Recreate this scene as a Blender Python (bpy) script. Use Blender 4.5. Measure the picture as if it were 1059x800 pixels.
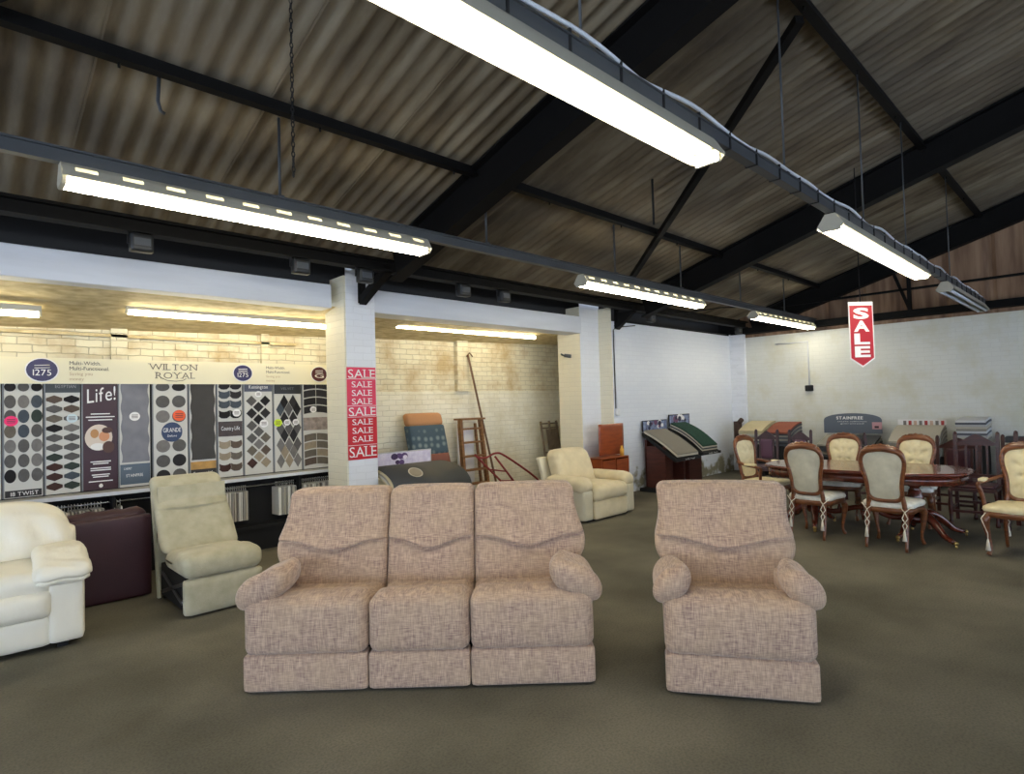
import bpy, bmesh, math, random
from mathutils import Vector, Matrix
random.seed(7)
PI = math.pi
S = bpy.context.scene
C = S.collection
for o in list(bpy.data.objects): bpy.data.objects.remove(o)

# ------------------------------------------------------------------ camera
def look(yaw, pitch, roll):
    f = Vector((math.cos(yaw)*math.cos(pitch), math.sin(yaw)*math.cos(pitch), math.sin(pitch)))
    r = Vector((math.sin(yaw), -math.cos(yaw), 0)); u = r.cross(f)
    c, s = math.cos(roll), math.sin(roll)
    r2 = c*r+s*u; u2 = -s*r+c*u
    return Matrix((( r2.x, u2.x, -f.x, 0), (r2.y, u2.y, -f.y, 0), (r2.z, u2.z, -f.z, 0), (0, 0, 0, 1)))
cd = bpy.data.cameras.new('camera'); cam = bpy.data.objects.new('camera', cd); C.objects.link(cam)
cam.matrix_world = Matrix.Translation((0, 0, 1.6)) @ look(math.radians(45.8), math.radians(1.63), math.radians(-1.6))
cd.sensor_width = 36; cd.lens = 612.95/1059*36; cd.clip_start = .05; cd.clip_end = 200
S.camera = cam

# ------------------------------------------------------------------ light
TUBE = 30.0          # emission of the fluorescent tubes
RTUBE = 17.0          # tubes in the low side bays
SKY = 4.8
w = bpy.data.worlds.new('world'); S.world = w; w.use_nodes = True
w.node_tree.nodes['Background'].inputs[0].default_value = (.74, .87, 1.08, 1)
w.node_tree.nodes['Background'].inputs[1].default_value = SKY
S.view_settings.view_transform = 'Standard'; S.view_settings.look = 'None'
S.view_settings.gamma = 1; S.view_settings.use_curve_mapping = False
S.view_settings.exposure = 0.25

# ------------------------------------------------------------------ materials
def lin(c):
    return tuple(((x/255)/12.92 if x/255 <= .04045 else ((x/255+.055)/1.055)**2.4) for x in c)
MATS = {}
def mat(name, col, rough=.6, metal=0, noise=0, nscale=8, bump=0, bscale=60, emit=0, spec=.5, stretch=None, col2=None, sheen=0, coat=0):
    if name in MATS: return MATS[name]
    m = bpy.data.materials.new(name); m.use_nodes = True; N = m.node_tree.nodes; L = m.node_tree.links
    b = N['Principled BSDF']; c = lin(col); b.inputs['Base Color'].default_value = (*c, 1)
    b.inputs['Roughness'].default_value = rough; b.inputs['Metallic'].default_value = metal
    b.inputs['Specular IOR Level'].default_value = spec
    if sheen: b.inputs['Sheen Weight'].default_value = sheen
    if coat: b.inputs['Coat Weight'].default_value = coat
    if emit:
        b.inputs['Emission Color'].default_value = (*c, 1); b.inputs['Emission Strength'].default_value = emit
    tc = N.new('ShaderNodeTexCoord'); mp = N.new('ShaderNodeMapping'); L.new(tc.outputs['Object'], mp.inputs[0])
    if stretch: mp.inputs['Scale'].default_value = stretch
    if noise or col2:
        n = N.new('ShaderNodeTexNoise'); n.inputs['Scale'].default_value = nscale; n.inputs['Detail'].default_value = 5
        L.new(mp.outputs[0], n.inputs[0])
        r = N.new('ShaderNodeValToRGB'); r.color_ramp.elements[0].position = .3; r.color_ramp.elements[1].position = .7
        c2 = lin(col2) if col2 else tuple(x*(1-noise) for x in c)
        r.color_ramp.elements[0].color = (*c2, 1); r.color_ramp.elements[1].color = (*c, 1)
        L.new(n.outputs[0], r.inputs[0]); L.new(r.outputs[0], b.inputs['Base Color'])
    if bump:
        n2 = N.new('ShaderNodeTexNoise'); n2.inputs['Scale'].default_value = bscale; n2.inputs['Detail'].default_value = 4
        L.new(mp.outputs[0], n2.inputs[0]); bp = N.new('ShaderNodeBump'); bp.inputs['Strength'].default_value = bump
        bp.inputs['Distance'].default_value = .01; L.new(n2.outputs[0], bp.inputs['Height']); L.new(bp.outputs[0], b.inputs['Normal'])
    MATS[name] = m; return m

def chenille(name, ca, cb, cc, sc=1.0):
    """woven streaky upholstery: two stretched noises crossed, plus broad wear patches"""
    m = bpy.data.materials.new(name); m.use_nodes = True; N = m.node_tree.nodes; L = m.node_tree.links
    b = N['Principled BSDF']; b.inputs['Roughness'].default_value = .95; b.inputs['Specular IOR Level'].default_value = .15
    b.inputs['Sheen Weight'].default_value = .25; b.inputs['Sheen Roughness'].default_value = .5
    tc = N.new('ShaderNodeTexCoord')
    def nz(scale, st, det=4):
        mp = N.new('ShaderNodeMapping'); mp.inputs['Scale'].default_value = st; L.new(tc.outputs['Object'], mp.inputs[0])
        n = N.new('ShaderNodeTexNoise'); n.inputs['Scale'].default_value = scale; n.inputs['Detail'].default_value = det
        L.new(mp.outputs[0], n.inputs[0]); return n
    a = nz(20*sc, (1, .6, 11), 6); c = nz(22*sc, (9, .8, .8), 6); d = nz(5*sc, (1, 1, 1))
    ad = N.new('ShaderNodeMath'); ad.operation = 'ADD'; L.new(a.outputs[0], ad.inputs[0]); L.new(c.outputs[0], ad.inputs[1])
    r = N.new('ShaderNodeValToRGB'); r.color_ramp.elements[0].position = .38; r.color_ramp.elements[1].position = .60
    hv = N.new('ShaderNodeMath'); hv.operation = 'MULTIPLY'; hv.inputs[1].default_value = .5; L.new(ad.outputs[0], hv.inputs[0])
    L.new(hv.outputs[0], r.inputs[0]); r.color_ramp.elements[0].color = (*lin(cb), 1); r.color_ramp.elements[1].color = (*lin(ca), 1)
    mx = N.new('ShaderNodeMix'); mx.data_type = 'RGBA'; mx.inputs[7].default_value = (*lin(cc), 1)
    r2 = N.new('ShaderNodeValToRGB'); r2.color_ramp.elements[0].position = .42; r2.color_ramp.elements[1].position = .62
    r2.color_ramp.elements[1].color = (.35, .35, .35, 1); L.new(d.outputs[0], r2.inputs[0]); L.new(r2.outputs[0], mx.inputs[0])
    L.new(r.outputs[0], mx.inputs[6]); L.new(mx.outputs[2], b.inputs['Base Color'])
    bp = N.new('ShaderNodeBump'); bp.inputs['Strength'].default_value = .5; bp.inputs['Distance'].default_value = .004
    L.new(hv.outputs[0], bp.inputs['Height']); L.new(bp.outputs[0], b.inputs['Normal'])
    return m

def brick(name, axis, col, col2, mortar=.5, dirt=None, bump=.6, base_dirt=False, bricks=True):
    m = bpy.data.materials.new(name); m.use_nodes = True; N = m.node_tree.nodes; L = m.node_tree.links
    b = N['Principled BSDF']; b.inputs['Roughness'].default_value = .55; b.inputs['Specular IOR Level'].default_value = .35
    g = N.new('ShaderNodeNewGeometry'); sx = N.new('ShaderNodeSeparateXYZ'); L.new(g.outputs['Position'], sx.inputs[0])
    cx = N.new('ShaderNodeCombineXYZ'); L.new(sx.outputs['X' if axis == 'x' else 'Y'], cx.inputs[0]); L.new(sx.outputs['Z'], cx.inputs[1])
    wn = N.new('ShaderNodeTexNoise'); wn.inputs['Scale'].default_value = 6; L.new(g.outputs['Position'], wn.inputs[0])
    wv = N.new('ShaderNodeVectorMath'); wv.operation = 'SCALE'; wv.inputs['Scale'].default_value = .03; L.new(wn.outputs['Color'], wv.inputs[0])
    av = N.new('ShaderNodeVectorMath'); L.new(cx.outputs[0], av.inputs[0]); L.new(wv.outputs[0], av.inputs[1])
    br = N.new('ShaderNodeTexBrick'); L.new(av.outputs[0], br.inputs[0])
    br.inputs['Scale'].default_value = 1; br.inputs['Brick Width'].default_value = .235; br.inputs['Row Height'].default_value = .078
    br.inputs['Mortar Size'].default_value = .006; br.inputs['Mortar Smooth'].default_value = .6
    br.inputs['Color1'].default_value = (*lin(col), 1); br.inputs['Color2'].default_value = (*lin(col2), 1)
    mc = tuple(x*mortar for x in lin(col2)); br.inputs['Mortar'].default_value = (*mc, 1)
    out = br.outputs['Color']
    n = N.new('ShaderNodeTexNoise'); n.inputs['Scale'].default_value = 1.6; n.inputs['Detail'].default_value = 8; n.inputs['Roughness'].default_value = .65
    L.new(g.outputs['Position'], n.inputs[0])
    if dirt:
        r = N.new('ShaderNodeValToRGB'); r.color_ramp.elements[0].position = .47; r.color_ramp.elements[1].position = .66
        L.new(n.outputs[0], r.inputs[0]); mx = N.new('ShaderNodeMix'); mx.data_type = 'RGBA'
        L.new(r.outputs[0], mx.inputs[0]); L.new(out, mx.inputs[6]); mx.inputs[7].default_value = (*lin(dirt), 1); out = mx.outputs[2]
    if base_dirt:   # mould blotches low on the wall
        mr = N.new('ShaderNodeMapRange'); mr.inputs[1].default_value = .15; mr.inputs[2].default_value = .75; mr.inputs[3].default_value = .47; mr.inputs[4].default_value = .0
        L.new(sx.outputs['Z'], mr.inputs[0])
        n3 = N.new('ShaderNodeTexNoise'); n3.inputs['Scale'].default_value = 5; n3.inputs['Detail'].default_value = 8; L.new(g.outputs['Position'], n3.inputs[0])
        ad = N.new('ShaderNodeMath'); L.new(mr.outputs[0], ad.inputs[0]); L.new(n3.outputs[0], ad.inputs[1])
        r3 = N.new('ShaderNodeValToRGB'); r3.color_ramp.elements[0].position = .85; r3.color_ramp.elements[1].position = 1.0
        L.new(ad.outputs[0], r3.inputs[0]); mx = N.new('ShaderNodeMix'); mx.data_type = 'RGBA'
        L.new(r3.outputs[0], mx.inputs[0]); L.new(out, mx.inputs[6]); mx.inputs[7].default_value = (*lin((136, 130, 106)), 1); out = mx.outputs[2]
    L.new(out, b.inputs['Base Color'])
    bp = N.new('ShaderNodeBump'); bp.inputs['Strength'].default_value = bump; bp.inputs['Distance'].default_value = .006; bp.invert = True
    L.new(br.outputs['Fac'], bp.inputs['Height']); L.new(bp.outputs[0], b.inputs['Normal'])
    return m

M_white = brick('white_brick_hall', 'x', (226, 230, 236), (223, 227, 234), .95, bump=.3, base_dirt=True)
M_whitef = brick('white_brick_far', 'y', (220, 221, 214), (217, 218, 211), .94, dirt=(208, 206, 188), bump=.3)
M_rec = brick('cream_brick_recess', 'x', (232, 226, 200), (222, 214, 186), .72, dirt=(190, 168, 126), bump=.9)
M_recl = brick('cream_brick_recess_low', 'x', (236, 232, 214), (228, 224, 206), .84, dirt=(212, 204, 176), bump=.8)
M_side = brick('white_brick_warm_lit', 'y', (226, 220, 198), (222, 216, 194), .93, bump=.4)  # same white brick, yellowed: warm light of the bay tubes put into the colour
M_fr = brick('white_brick_front', 'x', (228, 231, 237), (225, 228, 234), .95, bump=.35)
M_black = mat('black_painted_steel', (13, 12, 12), .7, noise=.3, nscale=6, spec=.2)
M_dark = mat('dark_grey_steel', (34, 36, 38), .5, noise=.3, nscale=5)
M_trunk = mat('grey_painted_trunking', (72, 76, 80), .45, noise=.25, nscale=4)
M_blk = mat('matt_black', (18, 18, 20), .8)
M_wpaint = mat('white_paint', (226, 228, 232), .5, noise=.08, nscale=3)
M_beamw = mat('white_painted_timber', (218, 222, 230), .6, noise=.14, nscale=2.2, bump=.2, bscale=12, stretch=(.4, 1, 3))
M_tube = mat('tube_light', (255, 247, 224), emit=TUBE)
M_rtube = mat('tube_light_warm', (255, 241, 204), emit=RTUBE)
M_fix = mat('fitting_white', (176, 172, 156), .45)
M_cable = mat('white_cable', (220, 225, 232), .4)
M_chrome = mat('chrome', (190, 192, 196), .25, metal=1)
M_brass = mat('brass', (196, 168, 104), .3, metal=1)
M_wood = mat('walnut_polished', (134, 80, 44), .32, col2=(92, 50, 26), nscale=9, stretch=(1, 1, 5), coat=.3)
M_mahog = mat('mahogany_polished', (112, 50, 34), .22, col2=(70, 28, 18), nscale=7, stretch=(6, 1, 1), coat=.5)
M_dkwood = mat('dark_stained_oak', (74, 30, 22), .35, col2=(42, 16, 12), nscale=8, stretch=(1, 1, 6))
M_purpwood = mat('dusty_dark_wood', (82, 58, 66), .5, col2=(58, 40, 44), nscale=8)
M_maroon = mat('maroon_leather', (66, 22, 34), .42, noise=.3, nscale=6, bump=.2, bscale=90)
M_maroonl = mat('maroon_leather_sofa', (62, 30, 40), .5, noise=.3, nscale=3, bump=.25, bscale=70)
M_cream = mat('cream_damask', (236, 222, 182), .6, col2=(216, 202, 160), nscale=14, bump=.15, bscale=60)
M_creamw = mat('ivory_seat_damask', (238, 234, 224), .45, col2=(208, 206, 194), nscale=16)
M_velvet = mat('grey_green_velvet', (220, 214, 190), .8, col2=(190, 184, 160), nscale=9, sheen=.5)
M_cord = mat('ivory_cord', (226, 216, 196), .8)
M_leather = mat('ivory_leather', (240, 234, 216), .38, noise=.06, nscale=4, bump=.6, bscale=11, stretch=(1.5, 1, .6))
M_cfab = mat('pale_sage_fabric', (196, 190, 164), .95, col2=(172, 166, 138), nscale=9, bump=.25, bscale=120, sheen=.2)
M_bfab = mat('beige_suede', (222, 208, 174), .9, col2=(206, 192, 156), nscale=7, bump=.2, bscale=90, sheen=.2)
M_bside = mat('beige_vinyl', (212, 204, 178), .45, noise=.1)
M_pink = chenille('pink_beige_chenille', (200, 172, 146), (138, 112, 102), (188, 162, 132))
M_red = mat('sale_red', (196, 14, 34), .5)
M_pinkred = mat('sale_faded_red', (218, 48, 84), .45)
M_wh = mat('print_white', (240, 238, 236), .5)
M_bk = mat('print_black', (30, 28, 30), .5)

def carpet_floor():
    m = bpy.data.materials.new('dark_olive_carpet'); m.use_nodes = True; N = m.node_tree.nodes; L = m.node_tree.links
    b = N['Principled BSDF']; b.inputs['Roughness'].default_value = .85; b.inputs['Specular IOR Level'].default_value = .2
    g = N.new('ShaderNodeNewGeometry')
    def nz(s, d=6):
        n = N.new('ShaderNodeTexNoise'); n.inputs['Scale'].default_value = s; n.inputs['Detail'].default_value = d; L.new(g.outputs['Position'], n.inputs[0]); return n
    a = nz(.9, 9); c = nz(80, 3)
    r = N.new('ShaderNodeValToRGB'); r.color_ramp.elements[0].position = .35; r.color_ramp.elements[1].position = .65
    r.color_ramp.elements[0].color = (*lin((88, 85, 73)), 1); r.color_ramp.elements[1].color = (*lin((120, 115, 101)), 1)
    L.new(a.outputs[0], r.inputs[0])
    mx = N.new('ShaderNodeMix'); mx.data_type = 'RGBA'; mx.blend_type = 'MULTIPLY'; mx.inputs[0].default_value = .8
    r2 = N.new('ShaderNodeValToRGB'); r2.color_ramp.elements[0].position = .3; r2.color_ramp.elements[1].position = .6
    r2.color_ramp.elements[0].color = (.72, .72, .72, 1); r2.color_ramp.elements[1].color = (1.08, 1.08, 1.08, 1)
    L.new(c.outputs[0], r2.inputs[0]); L.new(r.outputs[0], mx.inputs[6]); L.new(r2.outputs[0], mx.inputs[7])
    L.new(mx.outputs[2], b.inputs['Base Color'])
    bp = N.new('ShaderNodeBump'); bp.inputs['Strength'].default_value = .5; bp.inputs['Distance'].default_value = .004
    L.new(c.outputs[0], bp.inputs['Height']); L.new(bp.outputs[0], b.inputs['Normal'])
    return m
def roof_mat():
    m = bpy.data.materials.new('weathered_fibre_cement'); m.use_nodes = True; N = m.node_tree.nodes; L = m.node_tree.links
    b = N['Principled BSDF']; b.inputs['Roughness'].default_value = .9; b.inputs['Specular IOR Level'].default_value = .15
    g = N.new('ShaderNodeNewGeometry')
    mp = N.new('ShaderNodeMapping'); mp.inputs['Scale'].default_value = (1, .22, .22); L.new(g.outputs['Position'], mp.inputs[0])
    n = N.new('ShaderNodeTexNoise'); n.inputs['Scale'].default_value = 3.2; n.inputs['Detail'].default_value = 9; n.inputs['Roughness'].default_value = .62; L.new(mp.outputs[0], n.inputs[0])
    r = N.new('ShaderNodeValToRGB'); e = r.color_ramp.elements; e[0].position = .30; e[1].position = .72
    e[0].color = (*lin((74, 63, 50)), 1); e[1].color = (*lin((144, 134, 115)), 1)
    k = e.new(.5); k.color = (*lin((116, 104, 84)), 1)
    L.new(n.outputs[0], r.inputs[0])
    n2 = N.new('ShaderNodeTexNoise'); n2.inputs['Scale'].default_value = .5; n2.inputs['Detail'].default_value = 4; L.new(g.outputs['Position'], n2.inputs[0])
    mx = N.new('ShaderNodeMix'); mx.data_type = 'RGBA'; r2 = N.new('ShaderNodeValToRGB'); r2.color_ramp.elements[0].position = .4; r2.color_ramp.elements[1].position = .7
    r2.color_ramp.elements[1].color = (.5, .5, .5, 1)
    L.new(n2.outputs[0], r2.inputs[0]); L.new(r2.outputs[0], mx.inputs[0]); L.new(r.outputs[0], mx.inputs[6]); mx.inputs[7].default_value = (*lin((92, 88, 84)), 1)
    L.new(mx.outputs[2], b.inputs['Base Color']); return m
M_floor = carpet_floor(); M_roof = roof_mat()
M_clad = mat('brown_cladding', (164, 134, 108), .8, col2=(116, 88, 68), nscale=2.5, stretch=(1, 4, .4))
M_mott = mat('old_cream_ceiling', (232, 216, 172), .7, col2=(186, 166, 120), nscale=7, stretch=(1, 2, 1), bump=.6, bscale=9)

# ------------------------------------------------------------------ mesh helpers
class MB:
    def __init__(s): s.v = []; s.f = []; s.m = []; s.s = []
    def add(s, vs, fs, mi=0, smooth=True):
        o = len(s.v); s.v += [tuple(v) for v in vs]
        for f in fs: s.f.append([i+o for i in f]); s.m.append(mi); s.s.append(smooth)
        return s
    def box(s, x0, x1, y0, y1, z0, z1, mi=0, M=None):
        vs = [Vector((x, y, z)) for z in (z0, z1) for y in (y0, y1) for x in (x0, x1)]
        if M is not None: vs = [M @ v for v in vs]
        return s.add(vs, [(0, 2, 3, 1), (4, 5, 7, 6), (0, 1, 5, 4), (2, 6, 7, 3), (0, 4, 6, 2), (1, 3, 7, 5)], mi, False)
    def bar(s, a, b, w, h, mi=0, up=(0, 0, 1)):
        a = Vector(a); b = Vector(b); d = (b-a); L = d.length; d.normalize(); up = Vector(up)
        x = d.cross(up); 
        if x.length < 1e-4: x = Vector((1, 0, 0))
        x.normalize(); z = x.cross(d)
        M = Matrix(((x.x, d.x, z.x, a.x), (x.y, d.y, z.y, a.y), (x.z, d.z, z.z, a.z), (0, 0, 0, 1)))
        return s.box(-w/2, w/2, 0, L, -h/2, h/2, mi, M)
    def tube(s, path, r, n=8, mi=0, closed=False, cap=True, squash=None):
        P = [Vector(p) for p in path]; k = len(P); R = r if isinstance(r, (list, tuple)) else [r]*k
        vs = []; fs = []; ref = None
        for i, p in enumerate(P):
            if closed: t = P[(i+1) % k]-P[(i-1) % k]
            else: t = P[min(i+1, k-1)]-P[max(i-1, 0)]
            t.normalize()
            if ref is None:
                ref = Vector((0, 0, 1)) if abs(t.z) < .9 else Vector((0, 1, 0))
            a = t.cross(ref)
            if a.length < 1e-5: a = t.cross(Vector((1, .1, 0)))
            a.normalize(); bb = a.cross(t); bb.normalize(); ref = bb
            for j in range(n):
                q = 2*PI*j/n; vs.append(p + (a*math.cos(q)+bb*math.sin(q))*R[i])
        m = k if closed else k-1
        for i in range(m):
            for j in range(n):
                a0 = i*n+j; a1 = i*n+(j+1) % n; b0 = ((i+1) % k)*n+j; b1 = ((i+1) % k)*n+(j+1) % n
                fs.append((a0, a1, b1, b0))
        if cap and not closed: fs += [tuple(range(n))[::-1], tuple(range((k-1)*n, k*n))]
        return s.add(vs, fs, mi, True)
    def lathe(s, prof, c=(0, 0, 0), n=20, mi=0):
        vs = []; fs = []
        for (r, z) in prof:
            for j in range(n): q = 2*PI*j/n; vs.append((c[0]+r*math.cos(q), c[1]+r*math.sin(q), c[2]+z))
        for i in range(len(prof)-1):
            for j in range(n): fs.append((i*n+j, i*n+(j+1) % n, (i+1)*n+(j+1) % n, (i+1)*n+j))
        fs += [tuple(range(n))[::-1], tuple(range((len(prof)-1)*n, len(prof)*n))]
        return s.add(vs, fs, mi, True)
    def prism(s, poly, fn, t0, t1, mi=0, smooth=False):
        """poly: 2D outline; fn(a,b,t)->3D; extruded t0..t1"""
        k = len(poly); vs = [fn(a, b, t0) for a, b in poly]+[fn(a, b, t1) for a, b in poly]
        fs = [tuple(range(k))[::-1], tuple(range(k, 2*k))]+[(i, (i+1) % k, k+(i+1) % k, k+i) for i in range(k)]
        o = s.add(vs, fs[:2], mi, False); b = len(s.v)-2*k
        for f in fs[2:]: s.f.append([i+b for i in f]); s.m.append(mi); s.s.append(smooth)
        return s
    def soft(s, hx, hy, hz, r, c=(0, 0, 0), n=8, fn=None, M=None, mi=0, nz=None):
        """rounded box, evenly gridded; fn(p_unit, p) -> p deforms it"""
        nz = nz or n; idx = {}; vs = []; fs = []
        def vid(i, j, k):
            key = (i, j, k)
            if key in idx: return idx[key]
            u = Vector((2*i/n-1, 2*j/n-1, 2*k/nz-1))
            # denser near the borders
            e = Vector([math.copysign(1-(1-abs(a))**1.35, a) for a in u])
            p = Vector((e.x*hx, e.y*hy, e.z*hz))
            rr = min(r, hx, hy, hz)
            inn = Vector((max(-hx+rr, min(hx-rr, p.x)), max(-hy+rr, min(hy-rr, p.y)), max(-hz+rr, min(hz-rr, p.z))))
            d = p-inn
            if d.length > 1e-9: p = inn+d.normalized()*rr
            if fn: p = fn(e, p)
            if M is not None: p = M @ p
            idx[key] = len(vs); vs.append(p+Vector(c)); return idx[key]
        for a in range(n):
            for b in range(n):
                fs.append((vid(a, b, 0), vid(a, b+1, 0), vid(a+1, b+1, 0), vid(a+1, b, 0)))
                fs.append((vid(a, b, nz), vid(a+1, b, nz), vid(a+1, b+1, nz), vid(a, b+1, nz)))
            for b in range(nz):
                fs.append((vid(a, 0, b), vid(a+1, 0, b), vid(a+1, 0, b+1), vid(a, 0, b+1)))
                fs.append((vid(a, n, b), vid(a, n, b+1), vid(a+1, n, b+1), vid(a+1, n, b)))
                fs.append((vid(0, a, b), vid(0, a, b+1), vid(0, a+1, b+1), vid(0, a+1, b)))
                fs.append((vid(n, a, b), vid(n, a+1, b), vid(n, a+1, b+1), vid(n, a, b+1)))
        return s.add(vs, fs, mi, True)
    def build(s, name, mats, parent=None, bevel=0, loc=None, sub=0):
        me = bpy.data.meshes.new(name); me.from_pydata(s.v, [], s.f)
        if not isinstance(mats, (list, tuple)): mats = [mats]
        for m in mats: me.materials.append(m)
        me.polygons.foreach_set('material_index', s.m); me.polygons.foreach_set('use_smooth', s.s); me.update()
        o = bpy.data.objects.new(name, me); C.objects.link(o)
        if parent is not None: o.parent = parent
        if loc: o.location = loc
        if bevel:
            b = o.modifiers.new('bevel', 'BEVEL'); b.width = bevel; b.segments = 2; b.limit_method = 'ANGLE'; b.angle_limit = .7
        if sub:
            b = o.modifiers.new('sub', 'SUBSURF'); b.levels = sub; b.render_levels = sub
        return o
def thing(name, label, cat, loc=(0, 0, 0), rz=0, group=None):
    o = bpy.data.objects.new(name, None); C.objects.link(o); o.location = loc; o.rotation_euler = (0, 0, rz); o.empty_display_size = .1
    return tag(o, label, cat, group)
def tag(o, label, cat, group=None):
    o['label'] = label; o['category'] = cat
    if group: o['group'] = group
    return o
def struct(o): o['kind'] = 'structure'; return o
def copy_tree(o, parent=None):
    c = o.copy(); C.objects.link(c); c.parent = parent
    for ch in [x for x in bpy.data.objects if x.parent is o]: copy_tree(ch, c)
    return c
def cat(pts, n=6, closed=True):
    out = []; k = len(pts); V = [Vector(p) for p in pts]
    rng = range(k) if closed else range(k-1)
    for i in rng:
        p0 = V[(i-1) % k] if closed or i > 0 else V[0]; p1 = V[i]; p2 = V[(i+1) % k]; p3 = V[(i+2) % k] if closed or i+2 < k else V[-1]
        for j in range(n):
            t = j/n; out.append(.5*((2*p1)+(p2-p0)*t+(2*p0-5*p1+4*p2-p3)*t*t+(3*p1-p0-3*p2+p3)*t**3))
    if not closed: out.append(V[-1])
    return out
def ss(a, b, x):
    t = max(0, min(1, (x-a)/(b-a))); return t*t*(3-2*t)

# ---- lettering (built-in font turned into flat meshes)
_gl = {}
def glyph(ch, bold=0):
    if (ch, bold) in _gl: return _gl[(ch, bold)]
    cu = bpy.data.curves.new('g', 'FONT'); cu.body = ch; cu.size = 1; cu.resolution_u = 3; cu.offset = bold
    ob = bpy.data.objects.new('g', cu); C.objects.link(ob); dg = bpy.context.evaluated_depsgraph_get(); dg.update()
    me = bpy.data.meshes.new_from_object(ob.evaluated_get(dg))
    vs = [(v.co.x, v.co.y) for v in me.vertices]; fs = [tuple(p.vertices) for p in me.polygons]
    bpy.data.objects.remove(ob); bpy.data.meshes.remove(me); bpy.data.curves.remove(cu)
    x0 = min([v[0] for v in vs], default=0); x1 = max([v[0] for v in vs], default=.3)
    _gl[(ch, bold)] = ([(x-x0, y) for x, y in vs], fs, x1-x0); return _gl[(ch, bold)]
SER = {'A': [(0, 0), (1, 0)], 'L': [(.06, 0), (.06, 1)], 'E': [(.04, 0), (.04, 1)], 'W': [(0, 1), (1, 1)], 'I': [(.5, 0), (.5, 1)], 'T': [(.5, 0)], 'N': [(.05, 0), (.05, 1), (.95, 1)],
       'R': [(.06, 0), (.06, 1), (.95, 0)], 'Y': [(0, 1), (1, 1), (.5, 0)], 'M': [(0.03, 0), (.03, 1), (.97, 0), (.97, 1)], 'F': [(.04, 0), (.04, 1)]}
def lettering(mb, txt, O, right, up, h, width=None, mi=0, serif=False, centre=True, gap=.1, bold=0):
    """h = cap height; laid out from O (centre of the line, baseline) in the plane right/up"""
    k = h/.7; segs = []; x = 0
    for ch in txt:
        if ch == ' ': x += .28; continue
        vs, fs, wd = glyph(ch, bold); segs.append((x, vs, fs, wd, ch)); x += wd+gap
    tot = x-gap; sx = (width/(tot*k)) if width else 1; off = -tot/2 if centre else 0
    O = Vector(O); R = Vector(right).normalized(); U = Vector(up).normalized()
    for x, vs, fs, wd, ch in segs:
        mb.add([O+R*((x+off+a)*k*sx)+U*(b*k) for a, b in vs], fs, mi, False)
        if serif and ch in SER:
            for a, b in SER[ch]:
                cx = x+off+a*wd; y0 = 0 if b == 0 else .7-.05
                q = [(cx-.13, y0), (cx+.13, y0), (cx+.13, y0+.05), (cx-.13, y0+.05)]
                mb.add([O+R*(p*k*sx)+U*(t*k) for p, t in q], [(0, 1, 2, 3)], mi, False)

# =================================================================== STRUCTURE
def roofz(y): return 3.29+.302*(6-y)
RID = -2.0
XF = 12.75
f = MB(); f.box(-5, 13.2, -8, 8.0, -.1, 0); struct(f.build('floor', M_floor))
# corrugated roof, both pitches
def roof(y0, y1, zf, name, x0=-5, x1=12.95):
    mb = MB(); nx = int((x1-x0)/.146*6); rows = 14; vs = []; fs = []
    for j in range(rows+1):
        y = y0+(y1-y0)*j/rows
        for i in range(nx+1):
            x = x0+(x1-x0)*i/nx
            vs.append((x, y, zf(y)+.021*math.sin(2*PI*x/.146)+.002*math.sin(x*5.7+y)))
    for j in range(rows):
        for i in range(nx): a = j*(nx+1)+i; fs.append((a, a+1, a+nx+2, a+nx+1))
    mb.add(vs, fs, 0, True)
    # side-lap edges of the sheets
    for i in range(int((x1-x0)/1.022)):
        x = x0+.6+i*1.022
        mb.bar((x, y0, zf(y0)-.012), (x, y1, zf(y1)-.012), .012, .02)
    return struct(mb.build(name, M_roof))
roof(6.22, RID, lambda y: roofz(y)+.03, 'ceiling')
roof(RID, -8.1, lambda y: roofz(RID)+.302*(y-RID)+.03, 'ceiling')
# side wall of the white bay, far wall
b = MB(); b.box(8.28, 12.9, 6.05, 6.45, 0, 2.97); struct(b.build('wall_left', M_white))
b = MB(); b.box(12.68, XF, 5.72, 6.06, 0, 3.0); struct(b.build('trim_1', M_fr))
b = MB(); b.box(XF, 12.95, -8, 6.5, 0, 2.9); struct(b.build('wall_far', M_whitef))
# gable cladding: ribbed upright sheets
b = MB(); vs = []; fs = []; ny = 260
for i in range(ny+1):
    y = 6.1-i*(8.1+6.1)/ny*1.0; zt = roofz(y) if y > RID else roofz(RID)+.302*(y-RID)
    x = 12.9+(.04 if i % 12 < 2 else 0)
    vs += [(x, y, 2.9), (x, y, zt+.05)]
for i in range(ny): fs.append((2*i, 2*i+2, 2*i+3, 2*i+1))
b.add(vs, fs, 0, False); struct(b.build('wall_far_gable', M_clad))
b = MB(); b.box(12.62, 12.86, -8, 6.0, 2.98, 3.10); b.bar((12.66, 4.9, 3.48), (12.66, -2, 3.48), .04, .04); b.bar((12.66, 2.62, 3.05), (12.66, 2.62, 3.9), .06, .06)
b.bar((12.66, 2.85, 3.8), (12.66, 2.62, 3.1), .04, .05); struct(b.build('trim_2', M_black))
# walls out of sight: shopfront behind the camera with open glazing bays, long wall on the right
b = MB(); b.box(-5.2, -5, -8, 8, 0, .35); b.box(-5.2, -5, -8, 8, 2.7, 6)
for y in (-8, -4.9, -1.8, 1.3, 4.4): b.box(-5.2, -5, y, y+.35, .35, 2.7)
b.box(-5.2, -5, 6.2, 8, .35, 2.7)
struct(b.build('wall_back', M_wpaint))
b = MB(); b.box(-5, 13, -8.2, -8, 0, .6); b.box(-5, 13, -8.2, -8, 2.7, 3.9)
for x in (-5, -1.5, 2.0, 5.5, 9.0, 12.5): b.box(x, x+.5, -8.2, -8, .6, 2.7)
struct(b.build('wall_right', M_wpaint))
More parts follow.
